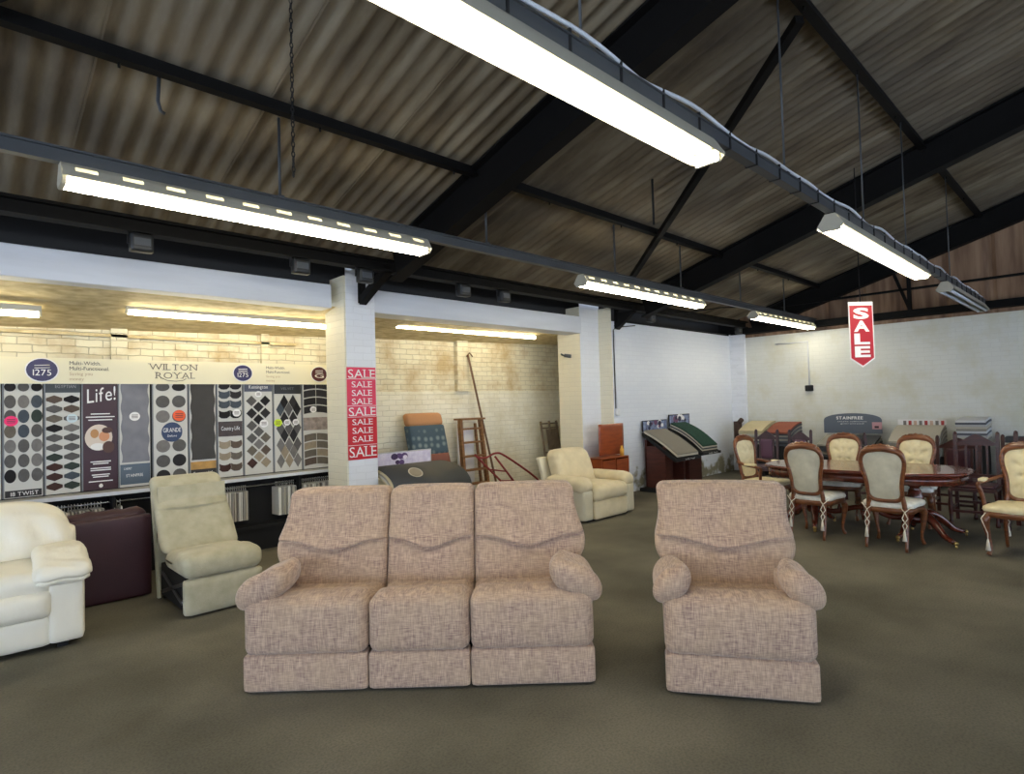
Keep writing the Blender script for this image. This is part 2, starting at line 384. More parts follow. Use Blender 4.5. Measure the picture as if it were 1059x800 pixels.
# side bays: back wall, lintels, pillars, sloping ceiling
def bz(x): return 2.49+.027*(x-.45)
b = MB()
b.box(6.09, 6.32, 7.52, 7.6, 1.83, 2.8); b.box(-.05, .1, 7.53, 7.6, 1.83, 2.8); b.box(1.35, 1.5, 7.55, 7.6, 1.9, 2.8); b.box(2.95, 3.05, 7.55, 7.6, 1.9, 2.8)
b.box(-5, 9.6, 7.6, 7.8, 0, 2.9)
o = b.build('wall_left_recess', M_rec); struct(o)
b = MB(); b.box(-5, 9.6, 7.56, 7.62, 0, 1.83); struct(b.build('wall_left_recess_lower', M_recl))
b = MB(); b.box(8.9, 9.1, 6.4, 7.7, 0, 2.9); struct(b.build('wall_left_recess_end', M_side))
b = MB(); b.box(-5, 9.0, 7.52, 7.56, 0, .16); struct(b.build('baseboard_left', M_blk))
b = MB(); vs = []; nx = 12
for i in range(nx+1):
    x = -5+14.2*i/nx; vs += [(x, 6.45, 2.80+.01*math.sin(i*2)), (x, 7.62, bz(x))]
b.add(vs, [(2*i, 2*i+1, 2*i+3, 2*i+2) for i in range(nx)], 0, False)
b.box(-5, 3.4, 7.55, 7.6, 2.44, 2.47)
struct(b.build('ceiling_recess', M_mott))
for (x0, x1, za, zb) in ((-5, 3.30, 2.77, 3.045), (3.79, 7.76, 2.75, 3.03)):
    b = MB(); b.box(x0, x1, 6.36 if x0 < 0 else 6.27, 6.62, za, zb); struct(b.build('trim_3', M_beamw, bevel=.01))
b = MB(); b.box(-5, 12.9, 6.6, 6.65, 2.9, 3.45); b.box(-5, 13, 6.1, 6.65, 3.36, 3.4); b.box(8.3, 13.2, 6.4, 6.44, 2.9, 3.4); b.box(12.88, 13.2, 5.9, 6.5, 2.9, 3.45); struct(b.build('eaves_blackout', M_blk))  # unseen black boards added to darken the eaves void and block sky leaks
b = MB()
b.box(3.42, 3.80, 6.25, 6.26, 0, 3.25, 1); b.box(3.40, 3.80, 6.26, 6.72, 0, 3.15, 0); struct(b.build('wall_pillar', [M_side, M_fr]))
b = MB(); b.box(7.76, 8.28, 6.30, 6.31, 0, 3.3, 1); b.box(7.75, 8.30, 6.31, 6.8, 0, 3.2, 0)
b.box(8.26, 8.28, 6.04, 6.35, 0, 3.2, 0); struct(b.build('wall_pillar_far', [M_side, M_fr]))

# roof steel
for i, xc in enumerate((-1.15, 3.68, 8.62, 12.78)):
    b = MB(); D = .40; W = .17
    y0 = 5.6
    for (ya, yb, s) in ((y0, RID, 1), (RID, -8, -1)):
        za = roofz(ya) if s == 1 else roofz(RID); zb = roofz(yb) if s == 1 else roofz(RID)+.302*(yb-RID)
        for (dz, wd, hh) in ((-.02, W, .02), (-D, W, .024)): b.bar((xc, ya, za+dz), (xc, yb, zb+dz), wd, hh)
        b.bar((xc, ya, za-D/2), (xc, yb, zb-D/2), .02, D)
    tag(b.build('roof_rafter', M_black), ['black steel rafter over the left edge of the hall', 'black steel rafter above the pillar with the red sale banner', 'black steel rafter crossing the roof above the red hanging SALE sign', 'black steel rafter against the brown gable cladding'][i], 'roof beam')
for i, (y, lab) in enumerate(((4.2, 'thin dark purlin under the corrugated roof above the long fluorescent row'), (1.58, 'dark purlin high on the roof over the grey trunking with white cable'), (-.9, 'dark purlin nearest the roof ridge'))):
    b = MB(); z = roofz(y)-.04; b.box(-5, 12.8, y-.03, y+.03, z-.035, z+.05); b.box(-5, 12.8, y-.05, y-.03, z-.035, z-.02)
    for k in range(9): b.tube([(.8+k*1.3, y-.02, z-.05), (.8+k*1.3, y-.02, z-.08)], .008, 6)
    tag(b.build('roof_purlin', M_black), lab, 'roof beam')
def brace(a, bb, lab):
    m = MB(); m.bar((a[0], a[1], roofz(a[1])-.11), (bb[0], bb[1], roofz(bb[1])-.11), .07, .07)
    tag(m.build('roof_brace', M_black), lab, 'roof beam')
brace((4.78, 1.62), (7.75, 5.35), 'diagonal black roof brace running down to the second white pillar')
brace((2.1, 1.62), (-.7, 5.1), 'diagonal black roof brace at the top left corner of the roof')
b = MB(); b.box(-5, 12.7, 5.62, 5.76, 3.22, 3.245); b.box(-5, 12.7, 5.62, 5.76, 3.11, 3.13); b.box(-5, 12.7, 5.68, 5.70, 3.12, 3.24)
tag(b.build('eaves_beam', M_black), 'long black steel eaves beam running above the white lintels', 'roof beam')
for x, y, lab in ((3.62, 6.25, 'black knee bracket on top of the pillar with the sale banner'), (8.42, 6.05, 'black triangular knee bracket at the second white pillar')):
    b = MB(); b.bar((x, y-.02, 2.86), (x, 5.66, 3.14), .09, .09)
    b.bar((x, y-.02, 2.84), (x, y-.02, 3.2), .09, .03) 
    if x > 5: b.prism([(y-.02, 2.9), (y-.02, 3.12), (5.72, 3.12)], lambda a, c, t: (t, a, c), x-.01, x+.01)
    tag(b.build('knee_bracket', M_black), lab, 'bracket')
BX = [(1.23, 'first from the left'), (2.61, 'second from the left'), (3.33, 'beside the bracket over the sale banner pillar'), (4.71, 'left of the pair over the second lintel'), (5.40, 'right of the pair over the second lintel'), (8.92, 'just right of the second pillar bracket'), (12.3, 'in the far corner over the dark chairs')]
for x, lab in BX:
    t = thing('floodlight', 'small dark grey floodlight under the eaves beam, '+lab, 'light', (x, 5.69, 3.11), 0, 'small floodlights under the eaves beam')
    b = MB(); b.soft(.085, .05, .075, .012, (0, -.03, -.085), 4); b.build('housing', M_dark, t)
    b = MB(); b.box(-.06, .06, -.084, -.079, -.11, -.05); b.build('lens', mat('lens_grey', (74, 78, 84), .3), t)
    b = MB(); b.box(-.06, .06, -.02, .02, -.02, .0); b.bar((-.09, 0, 0), (-.09, 0, -.09), .01, .03); b.bar((.09, 0, 0), (.09, 0, -.09), .01, .03); b.build('bracket', M_blk, t)

# =================================================================== LIGHT FITTINGS
# suspended trunking
b = MB(); b.bar((-3, 4.27, 3.125), (12.7, 4.27, 3.09), .06, .075); b.bar((-3, 4.255, 3.165), (12.7, 4.255, 3.13), .075, .012); b.tube([(-3, 4.32, 3.18), (12.7, 4.32, 3.145)], .012, 6)
tag(b.build('cable_trunking', M_trunk), 'long grey cable trunking above the far row of fluorescent lights', 'trunking')
t = thing('cable_trunking', 'grey cable trunking with a white cable strapped along it, nearer the camera', 'trunking', (0, 0, 0))
b = MB(); b.box(-1.5, 12.7, 1.54, 1.60, 3.055, 3.125); b.box(-1.5, 12.7, 1.53, 1.61, 3.12, 3.128); b.build('channel', M_trunk, t)
b = MB(); pts = []
for i in range(140):
    x = -1.5+i*.1; pts.append((x, 1.545, 3.137+.028*abs(math.sin(x*2.6))+.01*math.sin(x*7)))
b.tube(pts, .011, 6); b.build('cable', M_cable, t)
for i in range(38):
    x = -1+i*.36; b = MB(); b.box(x, x+.012, 1.532, 1.608, 3.05, 3.15); b.build('cable_tie', M_blk, t)
def fitting(x0, x1, y, z, name_lab, lit=True, slots=True):
    """twin-tube batten with a slotted wing reflector"""
    L = x1-x0; t = thing('fluorescent_light', name_lab, 'light', (x0, y, z), 0, 'suspended fluorescent lights')
    b = MB(); b.box(.02, L-.02, -.035, .035, -.02, .068); b.build('housing', M_fix, t, bevel=.004)
    for s in (-1, 1):
        b = MB()
        n = int(L/.22); ps = [(.036*s, .066), (.06*s, .042), (.078*s, .014), (.10*s, -.028)] if slots else [(.036*s, .07), (.056*s, .042), (.076*s, .004), (.10*s, -.045)]
        # wings, with a row of slots left open
        xs = [0]
        for k in range(n):
            c = L*(k+.5)/n; xs += [c-.055, c+.055]
        xs.append(L)
        for q in range(3):
            for k in range(len(xs)-1):
                if q == 1 and k % 2 == 1 and slots: continue
                a = ps[q]; c = ps[q+1]
                b.add([(xs[k], a[0], a[1]), (xs[k+1], a[0], a[1]), (xs[k+1], c[0], c[1]), (xs[k], c[0], c[1])], [(0, 1, 2, 3)], 0, False)
        b.build('reflector', M_fix, t)
    for xe, xc in ((0, -.004), (L-.02, L)):
        b = MB(); b.box(xe, xe+.02, -.07, .07, -.07, 0)
        b.prism([(-.10, -.03), (-.07, -.065), (.07, -.065), (.10, -.03), (.036, .066), (-.036, .066)], lambda a, c, tt: (tt, a, c), xc, xc+.004)
        b.build('end_cap', M_fix, t)
    for s in (-1, 1):
        b = MB(); b.tube([(.02, .05*s, -.05), (L-.02, .05*s, -.05)], .019, 10)
        b.build('tube', M_tube if lit else mat('tube_unlit', (206, 214, 222), .3), t)
    return t
fitting(.52, 3.12, 4.27, 3.012, 'lit fluorescent light with slotted reflector, left end of the far row')
fitting(5.3, 8.05, 4.27, 2.995, 'lit fluorescent light with slotted reflector, middle of the far row')
fitting(9.85, 12.52, 4.27, 2.985, 'lit fluorescent light with slotted reflector, far end of the far row')
fitting(.75, 3.12, 1.57, 2.98, 'large lit fluorescent light overhead, closest to the camera', slots=False)
fitting(5.12, 8.2, 1.57, 2.98, 'lit fluorescent light right of the middle, above and left of the hanging SALE sign', slots=False)
fitting(9.5, 12.5, 1.57, 2.98, 'unlit fluorescent light at the end of the trunking, near the gable', lit=False, slots=False)
for i, (x0, x1) in enumerate(((-1.9, .70), (1.37, 3.9), (4.55, 7.35))):
    z = 2.645+.027*(x0-.45)
    t = thing('batten_light', ['lit bare batten light on the side bay ceiling, cut by the left edge', 'lit bare batten light above the carpet display boards', 'lit bare batten light over the step ladder and brick wall'][i], 'light', (x0, 6.95, z))
    L = x1-x0
    b = MB(); b.box(0, L, -.03, .03, -.01, .045); b.build('housing', M_fix, t, bevel=.004)
    b = MB(); b.tube([(.02, 0, -.036), (L-.02, 0, -.036)], .028, 12); b.build('tube', M_rtube, t)
    b = MB(); b.box(-.0, .02, -.022, .022, -.05, .0); b.box(L-.02, L, -.022, .022, -.05, 0); b.build('end_cap', M_fix, t)
# rods, chain, hook
for x, y, zb, lab in ((1.82, 4.27, 3.16, 'over the left fluorescent light'), (3.86, 4.27, 3.16, 'by the rafter above the sale banner pillar'), (5.97, 4.27, 3.15, 'at the left end of the middle fluorescent light'), (7.53, 4.27, 3.15, 'at the right end of the middle fluorescent light'), (9.4, 4.27, 3.14, 'between the middle and far fluorescent lights'), (11.2, 4.27, 3.14, 'over the farthest lit fluorescent light'),
                      (4.22, 1.57, 3.13, 'right of the nearest fluorescent light'), (6.03, 1.57, 3.13, 'above the light beside the hanging sign'), (7.55, 1.57, 3.13, 'above the right end of the light beside the hanging sign'), (2.0, 1.57, 3.13, 'over the nearest fluorescent light'), (9.9, 1.57, 3.13, 'above the unlit fluorescent light')):
    b = MB(); b.tube([(x, y, zb), (x, y, roofz(y)-.05)], .007 if y < 3 else .011, 6); b.box(x-.02, x+.02, y-.03, y+.03, zb-.01, zb+.02)
    tag(b.build('hanger_rod', M_trunk), 'thin steel hanger rod '+lab, 'hanger')
b = MB()
z = 4.08
while z > 2.98:
    k = int(z*1000/34)
    pts = [(1.525+(.009*math.cos(a) if k % 2 else 0), 3.38+(0 if k % 2 else .009*math.cos(a)), z+.019*math.sin(a)) for a in [2*PI*q/8 for q in range(8)]]
    b.tube(pts, .0035, 4, closed=True); z -= .03
tag(b.build('hanging_chain', M_blk), 'thin black chain hanging free from the roof above the left fluorescent light', 'chain')
b = MB(); b.tube([(1.04, 4.27, 3.82), (1.03, 4.27, 3.62), (1.045, 4.27, 3.56), (1.07, 4.27, 3.55)], .012, 6); tag(b.build('roof_hook', M_trunk), 'bent grey hook under the roof purlin, left of the chain', 'hook')
b = MB(); b.tube([(5.59, 3.47, 4.0), (5.59, 3.47, 3.5)], .012, 6); tag(b.build('hanger_rod', M_blk), 'short dark rod hanging where the diagonal brace crosses the purlin', 'hanger')

# hanging SALE sign
d = Vector((.76, -.65, 0)).normalized(); o0 = Vector((8.2, 2.215, 0)); nrm = Vector((-.65, -.76, 0))
t = thing('hanging_sign', 'red and white arrow-ended SALE sign hanging from the roof', 'sign', (8.2, 2.215, 1.95))
b = MB(); hw = .145; fn = lambda a, c, tt: d*a+nrm*tt+Vector((0, 0, c))
b.prism([(-hw-.012, .085), (0, -.02), (hw+.012, .085), (hw+.012, .79), (-hw-.012, .79)], fn, -.004, .004); b.build('board', M_wh, t)
b = MB(); b.prism([(-hw, .095), (0, 0), (hw, .095), (hw, .745), (-hw, .745)], fn, .0045, .0065); b.build('red_face', mat('sign_red', (176, 12, 30), .5), t)
b = MB()
for i, ch in enumerate('SALE'):
    lettering(b, ch, d*0+nrm*.009+Vector((0, 0, .585-i*.158)), d, (0, 0, 1), .125, .2, bold=.04)
b.build('lettering', M_wh, t)
b = MB(); b.tube([(0, 0, .79), (0, 0, roofz(2.215)-1.95-.02)], .006, 6); b.build('cord', M_blk, t)

# =================================================================== WALL THINGS
# SALE banner on the pillar
t = thing('sale_banner', 'tall red paper banner with SALE repeated nine times, on the pillar', 'sign', (3.6, 6.25, 1.0))
b = MB(); b.box(-.19, .195, -.006, -.001, 0, .50); b.build('banner_sheet', M_red, t)
b = MB(); b.box(-.19, .19, -.005, -.001, .50, 1.08); o = b.build('banner_sheet', M_pinkred, t); o['label'] = 'faded pinkish upper half'
b = MB()
rows = [(.955, .10, .355), (.845, .07, .27), (.745, .07, .27), (.645, .07, .27), (.51, .10, .355), (.405, .068, .27), (.305, .068, .27), (.205, .068, .27), (.03, .12, .355)]
for z, h, wd in rows:
    lettering(b, 'SALE', (0.003, -.008, z), (1, 0, 0), (0, 0, 1), h, wd, serif=True, gap=.06)
b.box(-.19, .19, -.0075, -.0065, .94, .946); b.box(-.19, .19, -.0075, -.0065, .494, .498); b.box(-.19, .19, -.0075, -.0065, .625, .63); b.box(-.19, .19, -.0075, -.0065, .165, .17)
b.build('lettering', M_wh, t)
# conduit and switch in the white bay
t = thing('light_switch', 'white switch box at the foot of a conduit on the white bay wall', 'switch', (8.36, 6.05, 1.36))
b = MB(); b.soft(.045, .025, .06, .01, (0, -.025, .05), 4); b.build('switch_box', M_wpaint, t)
b = MB(); b.tube([(0, -.012, .1), (0, -.012, 1.48)], .011, 6); b.build('conduit', M_cable, t)
b = MB(); b.tube([(-.03, -.012, .1), (-.03, -.012, 1.46), (.0, -.1, 1.5), (.5, -.1, 1.56)], .008, 6); b.build('cable', M_blk, t)
b = MB(); b.tube([(8.7, 6.03, 2.99), (12.5, 6.03, 2.99)], .012, 6); b.build('wall_cable', M_blk); tag(bpy.data.objects['wall_cable'], 'black cable running along the top of the white bay wall', 'cable')
b = MB(); b.tube([(9.4, 5.64, 3.14), (9.42, 5.3, 3.11), (9.6, 4.7, 3.14), (10.2, 4.32, 3.16)], .01, 6); tag(b.build('loose_cable', M_blk), 'dark loose cable between eaves beam and trunking in the far bay', 'cable')
t = thing('bell_box', 'small black box on the far wall at the end of a painted conduit', 'alarm', (XF-.012, 4.42, 1.75))
b = MB(); b.soft(.045, .07, .06, .012, (-.033, 0, 0), 4); b.build('box', M_blk, t)
b = MB(); b.tube([(-.012, .65, .95), (-.012, .0, .95), (-.012, 0, .06)], .012, 6); b.build('conduit', M_wpaint, t)
b = MB(); b.tube([(8.72, 7.5, 0), (8.72, 7.5, 1.52), (8.72, 7.56, 1.56)], .045, 10); tag(b.build('drain_pipe', M_side), 'warm-tinted white pipe in the back corner of the second bay', 'pipe')
b = MB(); b.tube([(7.68, 6.6, 2.4), (7.74, 6.5, 2.38)], .03, 8); b.tube([(7.66, 6.6, 2.4), (7.6, 6.6, 2.42)], .015, 6); tag(b.build('pipe_stub', M_trunk), 'small grey pipe stub on the side of the second pillar', 'pipe')

# =================================================================== CARPET DISPLAY WALL (left bay)
t = thing('carpet_display', 'long carpet display counter with header board and swatch boards in the left bay', 'display', (0, 7.15, 0))
H = lambda c, n=.2, s=30: mat('sw_%d_%d_%d' % c, c, .95, noise=n, nscale=s, bump=.2, bscale=200)
CRM = mat('header_cream', (236, 228, 196), .5)
b = MB(); b.box(-1.6, 4.26, -.03, 0, 1.915, 2.165); hb = b.build('header_board', CRM, t)
b = MB()
lettering(b, 'WILTON', (1.84, -.034, 2.065), (1, 0, 0), (0, 0, 1), .066, .46, serif=True, gap=.12, bold=-.008)
lettering(b, 'ROYAL', (1.86, -.034, 1.975), (1, 0, 0), (0, 0, 1), .066, .38, serif=True, gap=.12, bold=-.008)
b.tube([(1.72, -.034, 1.98), (1.78, -.034, 1.952), (1.86, -.034, 1.946), (1.93, -.034, 1.955), (1.96, -.034, 1.975)], .003, 4)
for x0, hs in ((.93, 1), (2.83, .9)):
    for k, (s, hh) in enumerate((('Multi-Width.', .036), ('Multi-Functional.', .036))):
        lettering(b, s, (x0, -.034, 2.10-k*.052), (1, 0, 0), (0, 0, 1), hh*hs, None, centre=False, gap=.07)
b.build('lettering', mat('print_grey', (92, 84, 74)), hb)
b = MB()
for x0, hs in ((.93, 1), (2.83, .9)):
    for k, s in enumerate(('Saving you', 'money')): lettering(b, s, (x0, -.034, 1.998-k*.05), (1, 0, 0), (0, 0, 1), .03*hs, None, centre=False, gap=.08)
o = b.build('lettering', mat('print_tan', (186, 160, 118)), hb)
def disc(mb, x, z, rx, rz, y, mi=0, n=24):
    mb.add([(x+rx*math.cos(2*PI*i/n), y, z+rz*math.sin(2*PI*i/n)) for i in range(n)], [tuple(range(n))], mi, False)
for xc, cl, r in ((.72, (44, 38, 84), .115), (2.56, (44, 38, 84), .10), (3.50, (72, 20, 30), .10)):
    b = MB(); disc(b, xc, 2.045, r*1.12, r, -.034); disc(b, xc, 2.045, r*1.03, r*.92, -.036, 1)
    lettering(b, 'A1', (xc, -.038, 2.045-r*.1), (1, 0, 0), (0, 0, 1), r*.01)
    for k in (-1, 1): b.tube([(xc-r*.5, -.038, 2.045+k*.012+.03), (xc+r*.5, -.038, 2.045+k*.012+.035)], .004, 4, mi=2)
    lettering(b, '1275' if cl[2] > 60 else 'G', (xc, -.038, 2.045-r*.45), (1, 0, 0), (0, 0, 1), r*.5, r*1.2, mi=2)
    b.build('round_logo', [M_wh, mat('logo_%d' % cl[0], cl, .4), M_wh], hb)
PB = mat('panel_board', (206, 204, 196), .5)
Z0, Z1 = .86, 1.93
cols = dict(g=(96, 94, 92), d=(46, 44, 46), l=(128, 124, 120), b=(98, 84, 74), k=(30, 28, 30), s=(76, 84, 92), t=(160, 146, 124), m=(112, 104, 92), n=(70, 46, 42), v=(56, 66, 60))
names = list(cols); SW = [H(cols[k]) for k in names]
def panel(x0, x1, z0=Z0, label=None, board=PB):
    b = MB(); b.box(x0+.006, x1-.006, -.012, .004, z0, Z1); o = b.build('sample_board', board, t)
    if label: o['label'] = label
    b = MB(); b.box(x0-.006, x0+.006, -.016, .006, z0, Z1); b.build('divider', mat('divider_grey', (120, 124, 128), .4), t)
    return o
def patch(mb, pts, mi, y=-.017):
    k = len(pts); mb.add([(x, y, z) for x, z in pts]+[(x, -.012, z) for x, z in pts], [tuple(range(k))]+[(i, (i+1) % k, k+(i+1) % k, k+i) for i in range(k)], mi, False)
def ell(x, z, rx, rz, n=20): return [(x+rx*math.cos(2*PI*i/n), z+rz*math.sin(2*PI*i/n)) for i in range(n)]
def sticker(par, x, z, r, m, txt=None):
    b = MB(); patch(b, ell(x, z, r, r*.95, 20), 0, -.021)
    for k in (-1, 0, 1): b.add([(x-r*.6, -.0225, z+k*r*.3-r*.06), (x+r*.6, -.0225, z+k*r*.3-r*.06), (x+r*.6, -.0225, z+k*r*.3+r*.06), (x-r*.6, -.0225, z+k*r*.3+r*.06)], [(0, 1, 2, 3)], 1, False)
    b.build('price_sticker', [m, mat('sticker_ink', (90, 60, 60))], par)
def swatches(par, lst):
    for pts, key in lst:
        b = MB(); patch(b, pts, 0); b.build('swatch', SW[names.index(key)], par)
def strip(par, x0, x1, z0, z1, m, txts=(), ink=M_wh, y=-.018):
    b = MB(); b.box(x0, x1, y, -.012, z0, z1); o = b.build('printed_card', m, par)
    if txts:
        b = MB()
        for s, x, z, h, wd in txts: lettering(b, s, (x, y-.002, z), (1, 0, 0), (0, 0, 1), h, wd)
        b.build('lettering', ink, o)
    return o
# board partly off the left edge
p = panel(.12, .43); swatches(p, [(ell(.2+.085*i, 1.86-.15*j, .04, .055), random.choice('gdlbs')) for i in range(3) for j in range(6)])
p = panel(.44, .73, label='grey board with three columns of round swatches')
K = 'dgk bdl gks tsm lgl gmg kgd'.split() ; L_ = []
K = ['dgk', 'gls', 'gsv', 'msg', 'lgl', 'ggl', 'kgg']
for j in range(7):
    for i in range(3): L_.append((ell(.488+.0965*i, 1.885-.137*j-(0), .042, .062 if j else .042), K[j][i]))
swatches(p, L_); strip(p, .45, .715, .868, .93, M_bk, (('18 TWIST', .59, .88, .036, .2),)); sticker(p, .495, 1.57, .05, mat('neon_pink', (250, 50, 120)))
p = panel(.74, 1.02, label='white board with two columns of hexagonal swatches')
hx = lambda x, z, a, c: [(x-a, z-c*.35), (x, z-c), (x+a, z-c*.35), (x+a, z+c*.35), (x, z+c), (x-a, z+c*.35)]
K = ['bk', 'gb', 'mg', 'kl', 'gg', 'gg', 'vg', 'nv', 'ns', 'nv']
swatches(p, [(hx(.812+.135*i, 1.765-.0925*j, .062, .040), K[j][i]) for j in range(10) for i in range(2)])
strip(p, .745, 1.015, 1.83, 1.928, mat('photo_dark', (38, 46, 50), .4), (('EGYPTIAN', .9, 1.875, .03, .16),), mat('print_grey3', (150, 150, 150)))
sticker(p, .95, 1.58, .045, mat('pale_sticker', (206, 222, 226)))
p = panel(1.03, 1.33, label='dark plum board reading Life!', board=mat('plum_board', (58, 28, 40), .45))
b = MB(); lettering(b, 'Life!', (1.19, -.018, 1.74), (.99, 0, .14), (0, 0, 1), .14, .24)
for z, wd in ((1.615, .16), (1.585, .24), (1.555, .2), (1.14, .17), (1.12, .13), (1.075, .17), (1.055, .17), (1.01, .15), (.99, .13), (.945, .2)):
    b.box(1.18-wd/2, 1.18+wd/2, -.0165, -.0155, z-.005, z+.005)
disc(b, 1.18, .9, .017, .02, -.018); b.build('lettering', M_wh, p)
b = MB(); disc(b, 1.165, 1.38, .115, .13, -.0175, 0); disc(b, 1.13, 1.42, .035, .045, -.019, 1); disc(b, 1.21, 1.39, .045, .05, -.019, 2); disc(b, 1.235, 1.45, .045, .03, -.02, 3); disc(b, 1.155, 1.29, .06, .035, -.019, 4); disc(b, 1.245, 1.28, .05, .06, -.021, 3)
b.build('round_picture', [mat('pic_pale', (222, 206, 190)), mat('pic_hair', (190, 140, 90)), mat('pic_skin', (214, 150, 110)), mat('pic_dark', (84, 56, 50)), mat('pic_white', (240, 236, 230))], p)
p = panel(1.335, 1.62, label='tall pale grey carpet board')
def wavy_sheet(par, x0, x1, z0, z1, m):
    L = []; n = 24
    for i in range(n+1): z = z0+(z1-z0)*i/n; L.append((x0+.007*math.sin(i*1.05), z))
    R_ = [(x1+.007*math.sin((n-i)*1.05+1), z0+(z1-z0)*(n-i)/n) for i in range(n+1)]
    b = MB(); patch(b, L+R_, 0, -.02); b.build('carpet_sample', m, par)
wavy_sheet(p, 1.36, 1.60, 1.11, Z1, mat('grey_carpet', (138, 138, 144), .95, col2=(118, 118, 126), nscale=6, bump=.2, bscale=200))
strip(p, 1.345, 1.61, .885, 1.09, mat('slate_card', (84, 98, 112), .4), (('CARPET', 1.41, 1.035, .022, .07), ('STAINFREE', 1.47, .96, .03, .15)))
sticker(p, 1.475, 1.58, .048, M_wh)
p = panel(1.64, 1.98, label='grey board with two columns of round swatches')
K = ['gd', 'gg', 'lg', None, 'lg', 'gd', 'dg']; L_ = []
for j in range(7):
    if K[j]:
        for i in range(2): L_.append((ell(1.735+.155*i, 1.885-.158*j, .066, .066 if j else .045), K[j][i]))
swatches(p, L_); b = MB(); patch(b, ell(1.82, 1.40, .10, .105, 28), 0, -.019); lettering(b, 'GRANDE', (1.82, -.021, 1.40), (1, 0, 0), (0, 0, 1), .045, .17, mi=1); lettering(b, 'Deluxe', (1.82, -.021, 1.35), (1, 0, 0), (0, 0, 1), .022, .09, mi=1)
b.build('round_badge', [mat('navy_badge', (38, 56, 92), .4), M_wh], p); sticker(p, 1.89, 1.575, .062, mat('orange_sticker', (240, 96, 50)))
p = panel(1.99, 2.27, label='tall dark grey carpet board')
wavy_sheet(p, 2.01, 2.25, 1.08, Z1, mat('charcoal_carpet', (74, 72, 70), .95, noise=.15, nscale=8, bump=.2, bscale=200))
o = strip(p, 2.0, 2.26, .88, 1.06, mat('dusk_card', (40, 34, 26), .4), (('Country Life', 2.13, .905, .045, .22),))
b = MB(); b.box(2.0, 2.26, -.0185, -.018, .975, 1.06); b.build('sunset_strip', mat('sunset', (206, 158, 84), .5, noise=.4, nscale=12), o)
p = panel(2.28, 2.56, label='board of wavy-edged swatches in grey and brown')
def wave_sw(x, z, a, c): return [(x-a, z-c*.5), (x-a*.5, z-c), (x, z-c*1.05), (x+a*.5, z-c), (x+a, z-c*.5), (x+a*1.1, z), (x+a, z+c*.9), (x+a*.5, z+c*.6), (x, z+c*.5), (x-a*.5, z+c*.6), (x-a, z+c*.9), (x-a*.9, z)]
K = ['dd', 'sd', 'ss', 'kk', None, None, 'tb', 'tm', 'nb']; L_ = []
for j, z in enumerate((1.905, 1.80, 1.69, 1.575, 0, 0, 1.23, 1.10, .97)):
    if K[j]:
        for i in range(2): L_.append((wave_sw(2.355+.125*i, z, .06, .048), K[j][i]))
swatches(p, L_); strip(p, 2.29, 2.55, 1.32, 1.49, mat('brown_card', (70, 52, 44), .4, noise=.5, nscale=14), (('Country Life', 2.42, 1.39, .045, .2),)); sticker(p, 2.49, 1.585, .045, M_wh)
p = panel(2.57, 2.91, label='board of diamond swatches under a grey title card')
dm = lambda x, z, a: [(x-a, z), (x, z-a), (x+a, z), (x, z+a)]
cc = 'gkdddkgggmlmbtntbm'; L_ = []; q = 0
for j in range(11):
    z = 1.72-.073*j
    for x in ((2.66, 2.82) if j % 2 == 0 else (2.74,)):
        if j == 4 and x > 2.8: continue
        L_.append((dm(x, z, .062), cc[q % len(cc)])); q += 1
swatches(p, L_); strip(p, 2.58, 2.9, 1.83, 1.928, mat('slate_card2', (70, 74, 90), .4), (('Kensington', 2.74, 1.865, .04, .22),)); sticker(p, 2.74, 1.80, .038, M_wh); sticker(p, 2.80, 1.45, .05, M_wh)
p = panel(2.92, 3.27, label='board of tall lozenge swatches with a black title card')
lz = lambda x, z: [(x-.05, z), (x, z-.088), (x+.05, z), (x, z+.088)]
L_ = []; rows = [(1.70, (3.05, 3.16)), (1.61, (3.0, 3.105, 3.21)), (1.50, (3.05, 3.16)), (1.38, (3.0, 3.105, 3.21)), (1.29, (3.05, 3.16)), (1.18, (3.0, 3.105, 3.21)), (1.09, (3.05, 3.16)), (.985, (3.0, 3.105, 3.21))]; ks = 'kdsgkddgggddllgtlltlm'
q = 0
for z, xs in rows:
    for x in xs: L_.append((lz(x, z), ks[q % len(ks)])); q += 1
swatches(p, L_); strip(p, 2.93, 3.26, 1.80, 1.928, mat('black_card', (28, 32, 36), .4), (('VELVET', 3.09, 1.85, .03, .16),), mat('print_grey2', (110, 112, 116)))
sticker(p, 2.97, 1.45, .048, mat('lime_sticker', (206, 232, 40))); sticker(p, 3.08, 1.45, .04, M_wh); sticker(p, 3.19, 1.45, .04, M_wh)
p = panel(3.28, 3.63, label='board of curved strip swatches beside the pillar')
L_ = []
for j, z in enumerate((1.89, 1.79, 1.69, 1.59, 1.24, 1.14, 1.04, .94)):
    for i in range(2):
        x0 = 3.30+.165*i; L_.append(([(x0+.155*k/6, z-.045+.02*math.sin(PI*(k/6+i)/2)) for k in range(7)]+[(x0+.155*k/6, z+.04+.02*math.sin(PI*(k/6+i)/2)) for k in range(6, -1, -1)], 'ddddkdddmmtmmtbm'[j*2+i]))
swatches(p, L_); strip(p, 3.29, 3.62, 1.34, 1.50, mat('room_card', (176, 160, 150), .4, noise=.5, nscale=18)); sticker(p, 3.42, 1.60, .042, M_wh)
panel(3.65, 3.98)
